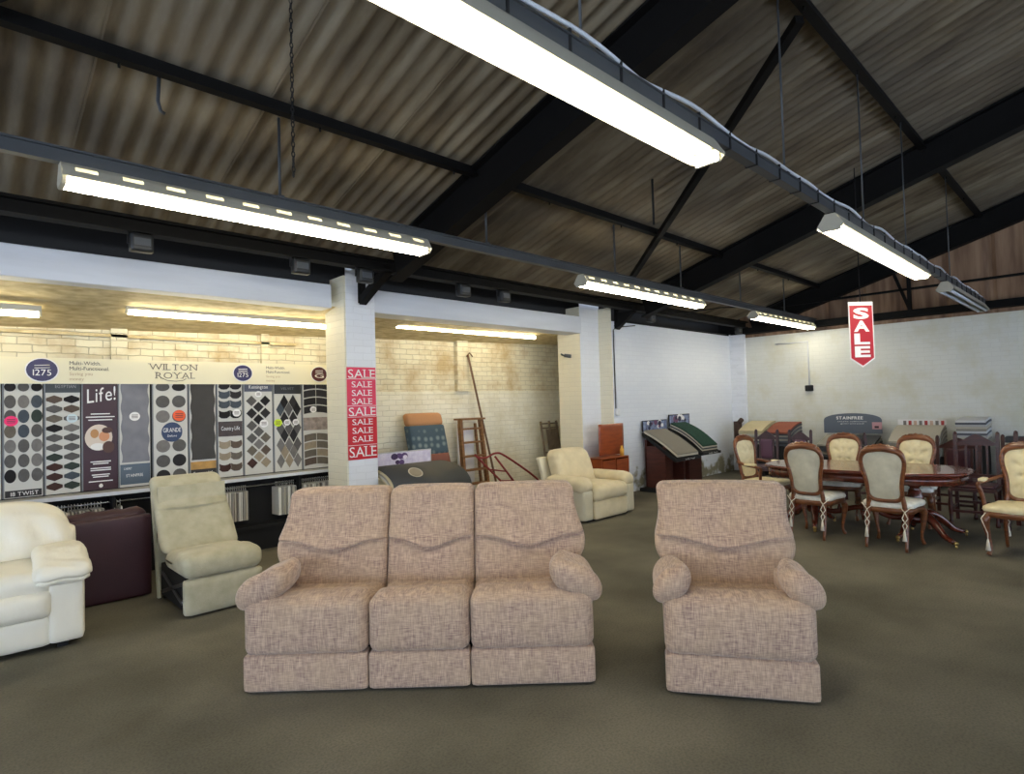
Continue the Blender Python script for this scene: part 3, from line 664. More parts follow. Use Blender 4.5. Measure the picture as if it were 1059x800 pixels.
# counter, shelf edge, rails, plinth
b = MB(); b.prism([(-1.6, .02), (4.1, .02), (4.1, -.16), (3.4, -.2), (2.4, -.24), (1.3, -.25), (.3, -.2), (-.3, -.12), (-1.6, -.1)], lambda a, c, tt: (a, c, tt), .815, .85); b.build('counter', mat('grey_counter', (150, 150, 148), .4), t, bevel=.004)
b = MB(); b.prism([(-1.6, -.1), (-.3, -.12), (.3, -.2), (1.3, -.25), (2.4, -.24), (3.4, -.2), (4.1, -.16), (4.1, -.175), (3.4, -.215), (2.4, -.255), (1.3, -.265), (.3, -.215), (-.3, -.135), (-1.6, -.115)], lambda a, c, tt: (a, c, tt), .818, .852); b.build('counter_edge', M_wpaint, t)
b = MB(); b.box(-1.6, 4.1, .005, .03, 0, 1.93); b.box(-1.6, 4.1, -.2, .005, .25, .29); b.box(-1.6, 4.1, -.16, .005, 0, .25)
for x in (-.6, .35, 1.25, 2.2, 3.15, 4.05): b.box(x, x+.03, -.17, .005, .29, .815)
b.build('carcass', M_blk, t)
b = MB(); b.tube([(-1.6, -.08, .735), (4.1, -.08, .735)], .011, 8); b.build('hanging_rail', M_chrome, t)
t['group'] = 'carpet displays'
# hanging carpet samples on the rail (each its own hanger and sample)
smat = [mat('edge_%d' % i, c, .9) for i, c in enumerate(((222, 218, 206), (176, 172, 164), (202, 194, 176), (140, 136, 130), (238, 234, 222)))]
wire = mat('white_hanger', (220, 216, 204), .4)
pr_ = []
for k in range(5):
    e = thing('carpet_sample', 'carpet sample on a white hanger, hanging from the rail below the display counter', 'carpet sample', (0, -50, .735), 0, 'hanging samples under the counter')
    b = MB(); b.box(-.008, .008, -.09, .09, -.37, -.05); b.build('sample', smat[k], e)
    b = MB(); b.tube([(0, .0, -.06), (0, 0, -.02), (0, .012, .0), (0, .008, .016), (0, -.008, .016), (0, -.012, .004)], .0035, 5); b.bar((0, -.085, -.05), (0, .085, -.05), .012, .012); b.build('hanger', wire, e)
    pr_.append(e)
xs = []
for a, c, st in ((.62, 1.18, .026), (1.27, 1.36, .03), (2.24, 2.56, .024), (2.9, 3.12, .024), (3.22, 3.62, .024)):
    x = a
    while x < c: xs.append(x+random.uniform(-.003, .003)); x += st
for i, x in enumerate(xs):
    e = pr_[i] if i < 5 else copy_tree(pr_[i % 5]); e.location = (x, 7.07, .735); e.rotation_euler = (0, 0, random.uniform(-.1, .1))

# =================================================================== UPHOLSTERY
def bulge(ax, amt):
    """push the faces out along an axis, most at the middle"""
    def fn(e, p):
        o = [0, 1, 2]; o.remove(ax); g = (1-e[o[0]]**2)*(1-e[o[1]]**2); p = p.copy(); p[ax] += math.copysign(amt*g, e[ax])*abs(e[ax]); return p
    return fn
def recliner(t, bounds, W, name, arm_in):
    """front at y=0, back towards +y, x from -W to W"""
    n = len(bounds)
    for i, (x0, x1) in enumerate(bounds):
        cx = (x0+x1)/2; hw = (x1-x0)/2-.002; end = (-1 if i == 0 else 0, 1 if i == n-1 else 0)
        b = MB(); b.soft(hw, .06, .103, .022, (cx, .055, .113), 12, bulge(1, .012)); b.build('footrest', M_pink, t)
        # seat: rolled front, dished towards the back
        def sf(e, p, hw=hw):
            q = p.copy(); g = (1-e.x**4)
            if e.z > 0: q.z += .012*g*ss(1, -.6, e.y)-.055*ss(-.55, .3, e.y)*(1)
            if e.y < 0: q.y -= .02*(1-e.z**2)*g
            q.z += .006*math.sin(e.x*17)*ss(0, 1, e.z)*ss(-.5, -1, e.y)+.004*math.sin(e.x*31+e.z*3)*ss(-.3, -1, e.y)
            return q
        b = MB(); b.soft(hw, .33, .158, .06, (cx, .32, .362), 26, sf, nz=14); b.build('seat', M_pink, t)
        # back cushion with the smile-shaped tuck
        def bf(e, p, hw=hw, end=end, cx=cx):
            q = p.copy(); z = q.z/.33
            out = 0
            if end[0] and e.x < 0: out = -1
            if end[1] and e.x > 0: out = 1
            if out:
                w_ = .055*math.exp(-((q.z+.03)/.14)**2)+(-.005 if n > 1 else .035)*ss(0, .33, q.z)-.02-.08*ss(-.08, -.33, q.z)
                q.x += out*abs(e.x)*w_
            if e.y < 0:
                tz = .00-.055*(.5+.5*math.cos(PI*max(-1, min(1, e.x*1.25)))) + .01*abs(e.x)
                dd = q.z-tz
                st = ss(-.006, .006, dd)
                push = -.034*math.exp(-(dd/.010)**2)+st*.056*math.exp(-max(dd, 0)/.11)+(1-st)*.016*(1-math.exp(min(dd, 0)/.04))*math.exp(-((dd+.12)/.16)**2)
                q.y -= push*(1-.5*e.x**8)*abs(e.y)
                q.y -= .012*(1-e.x**2)
            q.z -= .010*(e.x**4) if e.z > .5 else 0
            q.y += .30*(q.z+.33)    # recline
            q.y += .0
            return q
        b = MB(); b.soft(hw, .105, .335, .045, (cx, .60, .715), 30, bf, nz=110); b.build('back_cushion', M_pink, t)
    for s in (-1, 1):
        xo = W-.01; xi = W-.12
        b = MB(); b.soft(.055, .37, .26, .03, (s*(W-.065), .45, .31), 8); b.build('side_panel', M_pink, t)
        wd = (W+.045-arm_in)/2
        def af(e, p, s=s):
            q = p.copy()
            tt = (q.y+.33)/.66
            q.z += -.05*tt
            k = 1+.12*ss(.45, 0, tt)-.25*ss(.4, 1.0, tt); q.x *= k; q.z *= 1+.12*ss(.4, 0, tt)
            q.z -= s*q.x*.38      # droops outwards
            q.x += s*.01*ss(.4, 0, tt)+s*.035*ss(.3, 1, tt)
            return q
        b = MB(); b.soft(wd, .26, .09, .088, (s*(arm_in+wd), .25, .585), 16, af); b.build('arm_pad', M_pink, t)
    b = MB(); b.soft(W-.06, .06, .36, .04, (0, .79, .50), 8, lambda e, p: Vector((p.x, p.y+.22*p.z, p.z))); b.build('back_shell', M_pink, t)
    b = MB(); b.box(-W+.08, W-.08, .12, .78, .02, .12)
    for x in (-W+.12, W-.16):
        for y in (.12, .72): b.box(x, x+.05, y, y+.05, 0, .03)
    b.build('base_frame', M_blk, t)
rz = math.atan2(-.694, .72)
t = thing('recliner_sofa', 'three-seat reclining sofa in dusty pink-beige chenille, centre of the floor', 'sofa', (1.96, 2.83, 0), rz)
recliner(t, [(-1.0, -.29), (-.29, .29), (.29, 1.0)], 1.0, 'sofa', .76)
t = thing('recliner_armchair', 'matching single recliner armchair in dusty pink-beige chenille, right of the sofa', 'armchair', (3.06, 1.465, 0), math.atan2(-.84, .54))
recliner(t, [(-.39, .39)], .39, 'chair', .235)

# ivory leather sofa, left edge
t = thing('leather_sofa', 'ivory leather sofa with puffy arms, cut off by the left edge', 'sofa', (.75, 5.14, 0), math.radians(-3))
for xa in (-.10, -2.0):
    b = MB(); b.soft(.105, .40, .25, .035, (xa, .40, .29), 8); b.build('arm_box', M_leather, t)
for xc in (-.59, -1.41):
    b = MB(); b.soft(.405, .06, .105, .03, (xc, .08, .14), 10, bulge(1, .02)); b.build('front_panel', M_leather, t)
    b = MB(); b.soft(.41, .07, .095, .05, (xc, .05, .325), 10, bulge(1, .02)); b.build('front_roll', M_leather, t)
    def wf(e, p):
        q = p.copy(); q.z += .02*(1-e.x**2)*(1-e.y**2)+.005*math.sin(e.x*21+e.y*4)*ss(.2, -1, e.y); return q
    b = MB(); b.soft(.41, .33, .085, .07, (xc, .33, .465), 22, wf, nz=8); b.build('seat', M_leather, t)
    def wb(e, p):
        q = p.copy()
        if e.y < 0:
            k = ss(0, -.6, e.y); dy = -.05*(1-e.x**2)*(1-e.z**2)+.035*math.exp(-((q.z+.16)/.025)**2)
            dy += .026*math.sin(e.x*13+e.z*3)*(1-abs(e.z))*ss(-.3, .1, e.z)
            if q.z < -.16: dy += .012*math.sin(e.x*24)
            q.y += k*dy*(1-e.x**6)*(1-e.z**6)
        q.y += .22*(q.z+.28)
        if True: q.z -= ss(-.2, 1, e.z)*(.06*e.x**4)+ss(-.2, 1, e.z)*(.12*max(0, e.x)**3 if xc > -1 else 0)
        return q
    b = MB(); b.soft(.42 if xc < -1 else .50, .13, .27, .12, (xc+.0 if xc < -1 else -.49, .66, .69), 26, wb, nz=26); b.build('back_cushion', M_leather, t)
for xc in (-.12, -1.98):
    def aw(e, p):
        q = p.copy(); q.z += -.05*ss(.1, -1, e.y)+.03*ss(-.6, .2, e.y); q.z += .005*math.sin(e.y*17+e.x*5)
        g = math.exp(-((p.z+.028)/.008)**2); q.x *= 1-.09*g; q.y += .022*g*ss(-.3, -1, e.y)
        if e.y < -.4: q.x *= 1.05
        return q
    b = MB(); b.soft(.16, .27, .072, .07, (xc, .22, .56), 20, aw, nz=34); b.build('arm_pad', M_leather, t)
b = MB()
b.soft(1.0, .05, .38, .05, (-1.05, .78, .48), 8); b.build('back_shell', M_leather, t)
b = MB()
for x in (-.12, -1.0, -1.95):
    for y in (.1, .75): b.box(x-.03, x+.03, y-.03, y+.03, 0, .06)
b.box(-2.0, -.1, .1, .8, .045, .1); b.build('foot', M_blk, t)

# maroon sofa seen from behind
t = thing('maroon_sofa', 'maroon leather sofa turned with its back to the room, in front of the swatch boards', 'sofa', (1.375, 6.06, 0), 0)
b = MB(); b.soft(.92, .05, .355, .02, (-.92, .05, .362), 12, lambda e, p: Vector((p.x, p.y+(.006*math.exp(-((p.x-.55)/.01)**2) if e.y < 0 else 0), p.z))); b.build('back_panel', M_maroonl, t)
for xc in (-.31, -.92, -1.53):
    b = MB(); b.soft(.30, .085, .17, .07, (xc, .15, .60), 12, lambda e, p: Vector((p.x, p.y, p.z+.008*math.sin(e.x*11)))); b.build('back_cushion', M_maroonl, t)
for xa in (-.1, -1.74):
    b = MB(); b.soft(.10, .35, .27, .05, (xa, .42, .29), 8); b.build('arm', M_maroonl, t)
b = MB(); b.soft(.74, .28, .19, .04, (-.92, .5, .22), 8); b.build('seat', M_maroonl, t)

# armless recliner seat
t = thing('armless_recliner', 'pale cream armless recliner seat with exposed black side, between maroon sofa and pink sofa', 'armchair', (1.68, 5.1, 0), math.radians(0))
b = MB(); b.soft(.30, .04, .14, .025, (0, .05, .155), 8, bulge(1, .01)); b.build('footrest', M_cfab, t)
b = MB(); b.soft(.305, .30, .095, .075, (0, .29, .385), 16, lambda e, p: Vector((p.x, p.y, p.z+.015*(1-e.x**2)*(1-e.y**2)-.03*ss(-.4, .4, e.y)*(1 if e.z > 0 else 0)))); b.build('seat', M_cfab, t)
def ab(e, p):
    q = p.copy()
    if e.y < 0:
        dd = q.z-.05+.014*math.cos(e.x*1.6); st = ss(-.007, .007, dd)*(1 if abs(e.x) < .7 else .45)
        q.y -= -.026*math.exp(-(dd/.011)**2)*(1 if abs(e.x) < .7 else .2)+st*.034*math.exp(-max(dd, 0)/.10)+(1-st)*.012*math.exp(-((dd+.12)/.1)**2)
    q.x *= 1-.03*ss(0, 1, e.z)+.02*ss(.2, -1, e.z)
    q.y += .78*(q.z+.31)
    return q
b = MB(); b.soft(.305, .075, .312, .06, (0, .61, .712), 22, ab, nz=80); b.build('back_cushion', M_cfab, t)
b = MB(); b.bar((-.29, .80, .0), (-.29, .99, .88), .02, .05); b.bar((.29, .80, .0), (.29, .99, .88), .02, .05); b.bar((-.28, .86, .5), (.28, .86, .5), .02, .9); b.build('back_shell', M_cfab, t)
b = MB(); b.box(-.27, .27, .12, .80, .03, .30); b.build('mechanism', M_blk, t)
b = MB(); b.bar((-.285, .16, .1), (-.285, .7, .24), .012, .03); b.bar((-.285, .16, .24), (-.285, .7, .08), .012, .03); b.tube([(-.29, .15, .10), (-.275, .15, .10)], .02, 8); b.build('linkage', mat('linkage_grey', (110, 110, 112), .4, metal=.8), t)
b = MB()
for x in (-.24, .24):
    for y in (.16, .76): b.tube([(x, y, 0), (x, y, .04)], .025, 8)
b.build('foot', M_blk, t)

# beige recliner with rolled arms
t = thing('rolled_arm_recliner', 'beige recliner armchair with rolled arms, beyond the pink sofa by the second pillar', 'armchair', (6.66, 4.93, 0), 0)
b = MB(); b.soft(.37, .05, .125, .04, (0, .05, .145), 10, bulge(1, .02)); b.build('footrest', M_bfab, t)
b = MB(); b.soft(.37, .32, .115, .08, (0, .30, .355), 16, lambda e, p: Vector((p.x, p.y-.03*(1-e.x**2)*(1-e.z**2)*(1 if e.y < 0 else 0), p.z+.015*(1-e.x**2)))); b.build('seat', M_bfab, t)
b = MB(); b.soft(.39, .12, .29, .09, (0, .66, .64), 18, lambda e, p: Vector((p.x*(1-.05*ss(.3, 1, e.z)), p.y+.30*(p.z+.2)-.03*(1-e.x**2)*(1-e.z**2)*(1 if e.y < 0 else 0), p.z-.03*(e.x**4 if e.z > .5 else 0))), nz=18); b.build('back_cushion', M_bfab, t)
b = MB(); b.soft(.47, .045, .30, .03, (0, .80, .52), 8, lambda e, p: Vector((p.x, p.y+.33*(p.z+.2), p.z))); b.build('back_shell', M_bside, t)
for s in (-1, 1):
    b = MB(); b.soft(.095, .37, .20, .03, (s*.475, .40, .225), 8); b.build('arm_panel', M_bside, t)
    b = MB(); b.soft(.13, .36, .095, .09, (s*.475, .38, .475), 14, lambda e, p, s=s: Vector((p.x, p.y, p.z+.02*ss(-1, -.5, e.y)-.10*s*p.x))); b.build('arm_roll', M_bfab, t)
b = MB(); b.box(-.45, .45, .08, .75, 0, .05); b.build('base_frame', M_blk, t)

# =================================================================== DINING GROUP
OUT = [(0, .50), (.10, .508), (.145, .555), (.152, .66), (.163, .75), (.185, .85), (.185, .94), (.145, 1.01), (.06, 1.035), (0, 1.04)]
OUT = OUT+[(-x, z) for x, z in OUT[-2:0:-1]]
def spoon_chair(name, label, group, wide=1.0, arms=False):
    t = thing(name, label, 'chair', (0, 0, 0), 0, group)
    OC = cat([(x*wide, z, 0) for x, z in OUT], 4)
    yb = lambda z: -.21-.16*max(0, z-.45)
    ring = [(p.x*1.03, yb(p.y), p.y) for p in OC]
    R_ = [.021+.014*ss(.93, 1.04, p[2]) for p in ring]
    b = MB(); b.tube(ring, R_, 8, closed=True)
    # carved crest
    b.tube([(x*wide, yb(1.04)-.002, 1.045+.02*math.cos(x/.14*PI/2)+.006*math.cos(x*110)) for x in [-.15+.3*k/14 for k in range(15)]], [.012+.012*math.sin(PI*k/14) for k in range(15)], 8)
    b.tube([(0, yb(1.07), 1.04), (0, yb(1.07), 1.085)], [.03, .01], 8)
    b.build('back_frame', M_wood, t)
    c = Vector((0, .78, 0))
    def pad(side, m, nm):
        b = MB(); vs = []; fs = []; rg = 9; k = len(OC)
        for i in range(rg+1):
            rho = i/rg
            for p in OC:
                x = (p.x*.93)*rho; z = .78+(p.y-.78)*.93*rho
                th = .035*(1-rho**3)+.004
                if side > 0:
                    for r_, zs in enumerate((.62, .74, .86, .96)):
                        for xs_ in ((-.09, .0, .09) if r_ % 2 == 0 else (-.05, .05)):
                            th -= .028*math.exp(-(((x/wide-xs_)/.024)**2+((z-zs)/.024)**2))
                else: th *= .45
                vs.append((x, yb(z)+side*th, z))
        for i in range(rg):
            for j in range(k):
                q = (i*k+j, i*k+(j+1) % k, (i+1)*k+(j+1) % k, (i+1)*k+j); fs.append(q if side < 0 else q[::-1])
        b.add(vs, fs, 0, True); b.build(nm, m, t)
    pad(1, M_cream, 'tufted_back'); pad(-1, M_velvet, 'back_cover')
    # seat rail and seat
    so = [(-.19, -.20), (.19, -.20), (.225, 0), (.245, .2), (.16, .245), (0, .26), (-.16, .245), (-.245, .2), (-.225, 0)]
    so = cat([(x*wide, y, 0) for x, y in so], 3)
    b = MB(); b.prism([(p.x, p.y) for p in so], lambda a, c, tt: (a, c, tt), .375, .43, smooth=True); b.build('seat_rail', M_wood, t)
    b = MB(); vs = []; fs = []; k = len(so)
    prof = [(1.0, .43), (1.03, .45), (1.0, .475), (.9, .492), (.6, .502), (.02, .505)]
    for r_, z in prof: vs += [(p.x*r_, p.y*r_, z) for p in so]
    for i in range(len(prof)-1):
        for j in range(k): fs.append((i*k+j, i*k+(j+1) % k, (i+1)*k+(j+1) % k, (i+1)*k+j))
    b.add(vs, fs, 0, True); b.build('seat_pad', M_creamw if not arms else M_cream, t)
    for s in (-1, 1):
        b = MB(); b.tube(cat([(s*.205*wide, .2, .40), (s*.228*wide, .228, .33), (s*.215*wide, .215, .2), (s*.20*wide, .215, .08), (s*.215*wide, .24, .012)], 4, False), [.03, .034, .036, .036, .034, .032, .028, .024, .021, .018, .016, .015, .015, .016, .018, .02, .02], 8); b.build('leg', M_wood, t)
        b = MB(); b.tube(cat([(s*.15*wide, -.215, .56), (s*.165*wide, -.2, .42), (s*.175*wide, -.21, .25), (s*.18*wide, -.27, .01)], 4, False), [.02, .022, .024, .025, .024, .023, .022, .021, .019, .018, .017, .016, .015], 8); b.build('leg', M_wood, t)
        zt = .46
        c_ = MB()
        x0 = s*.17*wide
        c_.tube([(x0+.06, -.20, zt), (x0-.0, -.235, .40), (x0-.025*s, -.24, .34), (x0+.02*s, -.25, .27), (x0, -.265, .22)], .005, 5)
        c_.tube([(x0-.06, -.20, zt), (x0, -.238, .40), (x0+.025*s, -.24, .34), (x0-.02*s, -.25, .27), (x0, -.265, .22)], .005, 5)
        cc_ = c_.build('tie_cord', M_cord, t)
        c_ = MB(); c_.tube([(x0, -.268, .225), (x0, -.272, .20), (x0, -.278, .12)], [.007, .012, .02], 8); c_.build('tassel', M_cord, cc_)
    if arms:
        for s in (-1, 1):
            b = MB(); b.tube(cat([(s*.19*wide, yb(.74), .73), (s*.25*wide, -.1, .70), (s*.285*wide, .08, .685), (s*.285*wide, .15, .67), (s*.265*wide, .13, .58), (s*.25*wide, .12, .47), (s*.24*wide, .14, .40)], 4, False), .019, 8); b.build('arm', M_wood, t)
            b = MB(); b.soft(.03, .085, .018, .016, (s*.278*wide, 0, .71), 6); b.build('arm_pad', M_cream, t)
            c_ = MB(); c_.tube([(s*.22*wide, .24, .42), (s*.25*wide, .262, .36), (s*.21*wide, .25, .22), (s*.21*wide, .255, .16)], .005, 5); cc_ = c_.build('tie_cord', M_cord, t)
            c_ = MB(); c_.tube([(s*.21*wide, .256, .165), (s*.21*wide, .26, .14), (s*.21*wide, .262, .06)], [.007, .012, .022], 8); c_.build('tassel', M_cord, cc_)
    return t
def face(dx, dy): return math.atan2(-dx, dy)
G = 'spoon-back dining chairs'
A = spoon_chair('dining_chair', 'spoon-back dining chair seen from behind, near side of the table at left', G)
for i, (x, y, fx, fy, lab) in enumerate(((7.24, 2.50, 1, -.05, None), (7.21, 1.73, 1, -.03, 'spoon-back dining chair seen from behind, near side of the table at right'),
        (8.52, 2.62, -1, -.12, 'spoon-back dining chair showing its tufted cream back, far side of the table at left'), (8.52, 1.83, -1, .0, 'spoon-back dining chair showing its tufted cream back, far side of the table at right'))):
    c = A if i == 0 else copy_tree(A); c.location = (x, y, 0); c.rotation_euler = (0, 0, face(fx, fy))
    if lab: c['label'] = lab
B = spoon_chair('carver_chair', 'carved open-arm chair with tufted back at the left end of the dining table', 'carver armchairs', 1.12, True)
B.location = (8.0, 3.40, 0); B.rotation_euler = (0, 0, face(-.16, -.98))
c = copy_tree(B); c.location = (7.52, .70, 0); c.rotation_euler = (0, 0, face(-.955, .10)); c['label'] = 'carved open-arm chair with tufted back standing alone at the right edge'

# extending table on two carved pedestals
t = thing('dining_table', 'polished mahogany oval dining table on carved pedestals, among the spoon-back chairs', 'table', (7.78, 2.17, 0), math.radians(2))
def tab_out(a, bb, k=56, p=2.9):
    return [(a*math.copysign(abs(math.cos(q))**(2/p), math.cos(q)), bb*math.copysign(abs(math.sin(q))**(2/p), math.sin(q))) for q in [2*PI*i/k for i in range(k)]]
b = MB(); vs = []; fs = []; k = 56
for (s_, z) in ((.97, .725), (.995, .735), (1.0, .748), (.985, .758), (.97, .762)):
    vs += [(x*s_, y*(s_+ (1-s_)*.4), z) for x, y in tab_out(.58, 1.05)]
for i in range(4):
    for j in range(k): fs.append((i*k+j, i*k+(j+1) % k, (i+1)*k+(j+1) % k, (i+1)*k+j))
b.add(vs, fs, 0, True); b.add(vs[-k:], [tuple(range(k))], 0, False); b.add(vs[:k], [tuple(range(k))[::-1]], 0, False); b.build('tabletop', M_mahog, t)
b = MB(); b.prism(tab_out(.54, 1.01), lambda a, c, tt: (a, c, tt), .63, .726, smooth=True); b.build('apron', M_mahog, t)
for s in (-1, 1):
    b = MB(); b.lathe([(.05, .16), (.09, .18), (.10, .22), (.06, .26), (.045, .30), (.075, .36), (.085, .44), (.06, .52), (.045, .55), (.11, .60), (.16, .63)], (0, s*.52, 0), 20); b.build('pedestal', M_mahog, t)
    for (dx, dy) in ((-.34, .38), (.34, .38), (-.36, -.10), (.36, -.10)):
        b = MB(); x1 = dx; y1 = s*.52+s*dy
        P = lambda q, z: (x1*q, s*.52+s*dy*q, z)
        b.tube(cat([P(.05, .24), P(.3, .26), P(.55, .19), P(.78, .09), P(1.0, .055)], 4, False), [.035, .042, .046, .048, .05, .05, .048, .046, .042, .04, .036, .034, .032, .03, .028, .026, .025], 8)
        lg = b.build('leg', M_mahog, t)
        b = MB(); b.tube([P(1.02, .05), P(1.07, .05)], [.02, .022], 8); b.tube([P(1.05, .018), P(1.06, .018)], .018, 10); b.build('castor', M_brass, lg)
b = MB(); b.tube(cat([(0, -.5, .23), (0, -.3, .20), (0, -.12, .26), (0, 0, .28), (0, .12, .26), (0, .3, .20), (0, .5, .23)], 4, False), .032, 8); b.tube([(0, 0, .24), (0, 0, .13)], [.03, .01], 8); b.tube([(0, 0, .28), (0, 0, .35)], [.035, .01], 8)
for q in (-.25, .25): b.tube([(0, q, .22), (0, q, .29)], [.03, .01], 8)
b.build('stretcher', M_mahog, t)

def high_back(label, x, y, fx, fy, wood, panel_m, top=1.06, w_=.21, group='high-backed dark dining chairs'):
    t = thing('high_back_chair', label, 'chair', (x, y, 0), face(fx, fy), group)
    for s in (-1, 1):
        b = MB(); b.bar((s*w_, -.2, 0), (s*w_, -.2, .45), .04, .04, up=(0, 1, 0)); b.bar((s*w_, -.2, .45), (s*w_, -.255, top-.02), .04, .035, up=(0, 1, 0)); b.lathe([(.012, 0), (.022, .012), (.02, .03), (.006, .045)], (s*w_, -.255, top-.03), 8); b.build('back_post', wood, t)
        b = MB(); b.lathe([(.018, 0), (.024, .03), (.016, .06), (.022, .15), (.028, .25), (.018, .32), (.024, .36), (.024, .42)], (s*(w_+.01), .2, 0), 10); b.build('leg', wood, t)
    b = MB(); pts = []
    for k in range(13):
        q = -1+k/6; pts.append((q*w_, top-.10+.03*math.cos(q*PI)+.055*(1-abs(q))))
    poly = [(-w_, top-.16), (w_, top-.16)]+pts[::-1]
    b.prism(poly, lambda a, c, tt: (a, tt, c), -.265, -.24); b.build('crest_rail', wood, t)
    b = MB(); b.box(-w_, w_, -.225, -.2, .52, .57); b.build('lower_rail', wood, t)
    if panel_m:
        b = MB(); b.bar((-w_*.62, -.215, .55), (-w_*.62, -.25, top-.15), .03, .02, up=(0, 1, 0)); b.bar((w_*.62, -.215, .55), (w_*.62, -.25, top-.15), .03, .02, up=(0, 1, 0)); b.build('inner_stile', wood, t)
        b = MB(); b.soft(w_*.55, .022, (top-.15-.57)/2, .02, (0, -.228, (top-.15+.57)/2), 6); b.build('back_panel', panel_m, t)
    else:
        for q in (-.5, 0, .5):
            b = MB(); b.bar((w_*q, -.21, .55), (w_*q, -.25, top-.15), .022, .014, up=(0, 1, 0)); b.build('spindle', wood, t)
    b = MB(); b.box(-w_-.02, w_+.02, -.21, .22, .40, .44); b.build('seat_rail', wood, t, bevel=.004)
    b = MB(); b.soft(w_, .19, .025, .024, (0, .01, .455), 8); b.build('seat', M_maroon if panel_m is not M_pmar else M_pseat, t)
    b = MB(); b.bar((-w_, .2, .16), (w_, .2, .16), .02, .03); b.bar((-w_, -.2, .22), (w_, -.2, .22), .02, .03)
    for s in (-1, 1): b.bar((s*w_, -.2, .18), (s*w_, .2, .18), .02, .03)
    b.build('stretcher', wood, t)
    return t
M_pmar = mat('plum_back_panel', (96, 62, 84), .5); M_pseat = mat('plum_seat', (84, 66, 76), .6)
high_back('dusty dark chair with plum back panel, left of the pair behind the table', 9.8, 4.17, -1, -.15, M_purpwood, M_pmar, 1.04, .17)
high_back('dusty dark chair with plum back panel, right of the pair behind the table', 9.8, 3.63, -1, -.15, M_purpwood, M_pmar, 1.04, .16)
high_back('dark high-backed chair with maroon leather panel, behind the right end of the table', 9.5, 1.56, -1, .05, M_dkwood, M_maroon, 1.0, .23)
high_back('dark open-backed chair with wavy crest, between the table end and the lone armchair', 9.05, 1.29, -1, -.02, M_dkwood, None, 1.08, .21)
high_back('dark open-backed chair with wavy crest, directly behind the lone armchair at the right edge', 8.95, .72, -1, .1, M_dkwood, None, 1.10, .21)
high_back('dark chair lying behind the tufted chairs, its maroon back just showing beside the grey board', 9.9, 2.75, -.8, -.6, M_dkwood, M_maroon, 1.0, .16)
high_back('dark chair with maroon leather panel at the far right, behind the open-backed chair', 9.9, .92, -1, 0, M_dkwood, M_maroon, 1.0, .21)

# =================================================================== CARPET STANDS
DB = mat('dark_brown_laminate', (92, 46, 34), .45, col2=(70, 34, 26), nscale=4, stretch=(1, 1, 6))
def slope_stand(name, label, x0, x1, yb, zb, yf, zf, trays, group=None):
    pass
# lectern of samples in the white bay: one brown pedestal, two sloping sample books
t = thing('sample_lectern', 'dark brown pedestal with two sloping trays against the white bay wall', 'display', (9.0, 6.0, 0))
b = MB(); b.box(.05, .25, -.45, -.05, .06, .78); b.box(.35, .55, -.30, -.05, .06, .85); b.box(.60, .66, -.48, -.05, .06, .7); b.box(.8, 1.25, -.48, -.05, .06, .72); b.box(.05, 1.3, -.08, -.04, .06, .9); b.build('pedestal', DB, t, bevel=.004)
b = MB(); b.box(-.12, 1.3, -.44, -.02, 0, .06); b.build('plinth', M_blk, t)
def tray(x0, x1, lift, par, nm):
    b = MB(); vs = [Vector((x0, -.02, 1.02+lift)), Vector((x0, -.66, .575+lift))]
    b.prism([(-.02, .97+lift), (-.02, 1.02+lift), (-.68, .585+lift), (-.72, .585+lift), (-.72, .54+lift), (-.66, .53+lift)], lambda a, c, tt: (tt, a, c), x0, x1)
    return b.build(nm, M_blk, par)
tr = tray(.0, .80, 0, t, 'tray')
b = MB()
for xx in (.22, .40): lettering(b, 'SUPER'if xx < .3 else 'TWIST', (xx+.1, -.723, .547), (1, 0, 0), (0, 0, 1), .025, .15)
b.build('lettering', M_wh, tr)
tr = tray(.88, 1.55, .04, t, 'tray')
b = MB(); lettering(b, 'SUPER TWIST', (1.25, -.723, .587), (1, 0, 0), (0, 0, 1), .025, .34); b.build('lettering', M_wh, tr)
def book(name, label, x0, x1, ya, za, yb_, zb, mats, curve=.05, n=5, th=.018, group=None, cat_='carpet sample'):
    """stack of carpet samples draped on a slope, ya/za rear top, yb/zb front bottom; every sheet a part"""
    o = thing(name, label, cat_, ((x0+x1)/2, ya, 0), 0, group); hw = (x1-x0)/2
    for k in range(n):
        b = MB(); vs = []; fs = []; N = 10; sh = 1-.035*(n-1-k) if n > 1 else 1
        for i in range(N+1):
            q = i/N; y = (yb_-ya)*q*(.9+.1*sh); z = za+(zb-za)*q+curve*math.sin(PI*q)+k*th
            for x in (-hw+.004*k, hw-.004*k):
                vs += [(x, y, z), (x, y, z+th*.9)]
        for i in range(N):
            a = i*4; fs += [(a+1, a+3, a+7, a+5), (a, a+4, a+6, a+2), (a, a+1, a+5, a+4), (a+2, a+6, a+7, a+3)]
        fs += [(0, 2, 3, 1), (N*4, N*4+1, N*4+3, N*4+2)]
        b.add(vs, fs, 0, False); b.build('sheet', mats[k % len(mats)], o)
    return o
g1 = mat('taupe_carpet', (142, 136, 124), .95, noise=.15, nscale=60); g2 = mat('pale_binding', (196, 190, 174), .8); g3 = mat('forest_green_carpet', (34, 74, 58), .95, noise=.5, nscale=26); g4 = mat('charcoal_sheet', (70, 72, 76), .9)
g5 = mat('cream_carpet', (204, 190, 154), .95, noise=.1); g6 = mat('rust_carpet', (148, 84, 66), .95, noise=.15); g7 = mat('beige_grey_carpet', (160, 156, 146), .95, noise=.12); g8 = mat('slate_carpet', (96, 100, 108), .95, noise=.15)
b_ = book('sample_book', 'taupe carpet sample book lying on the left lectern tray', 9.04, 9.76, 5.96, 1.012, 5.31, .612, [g2, g2, g1], .03, 3)
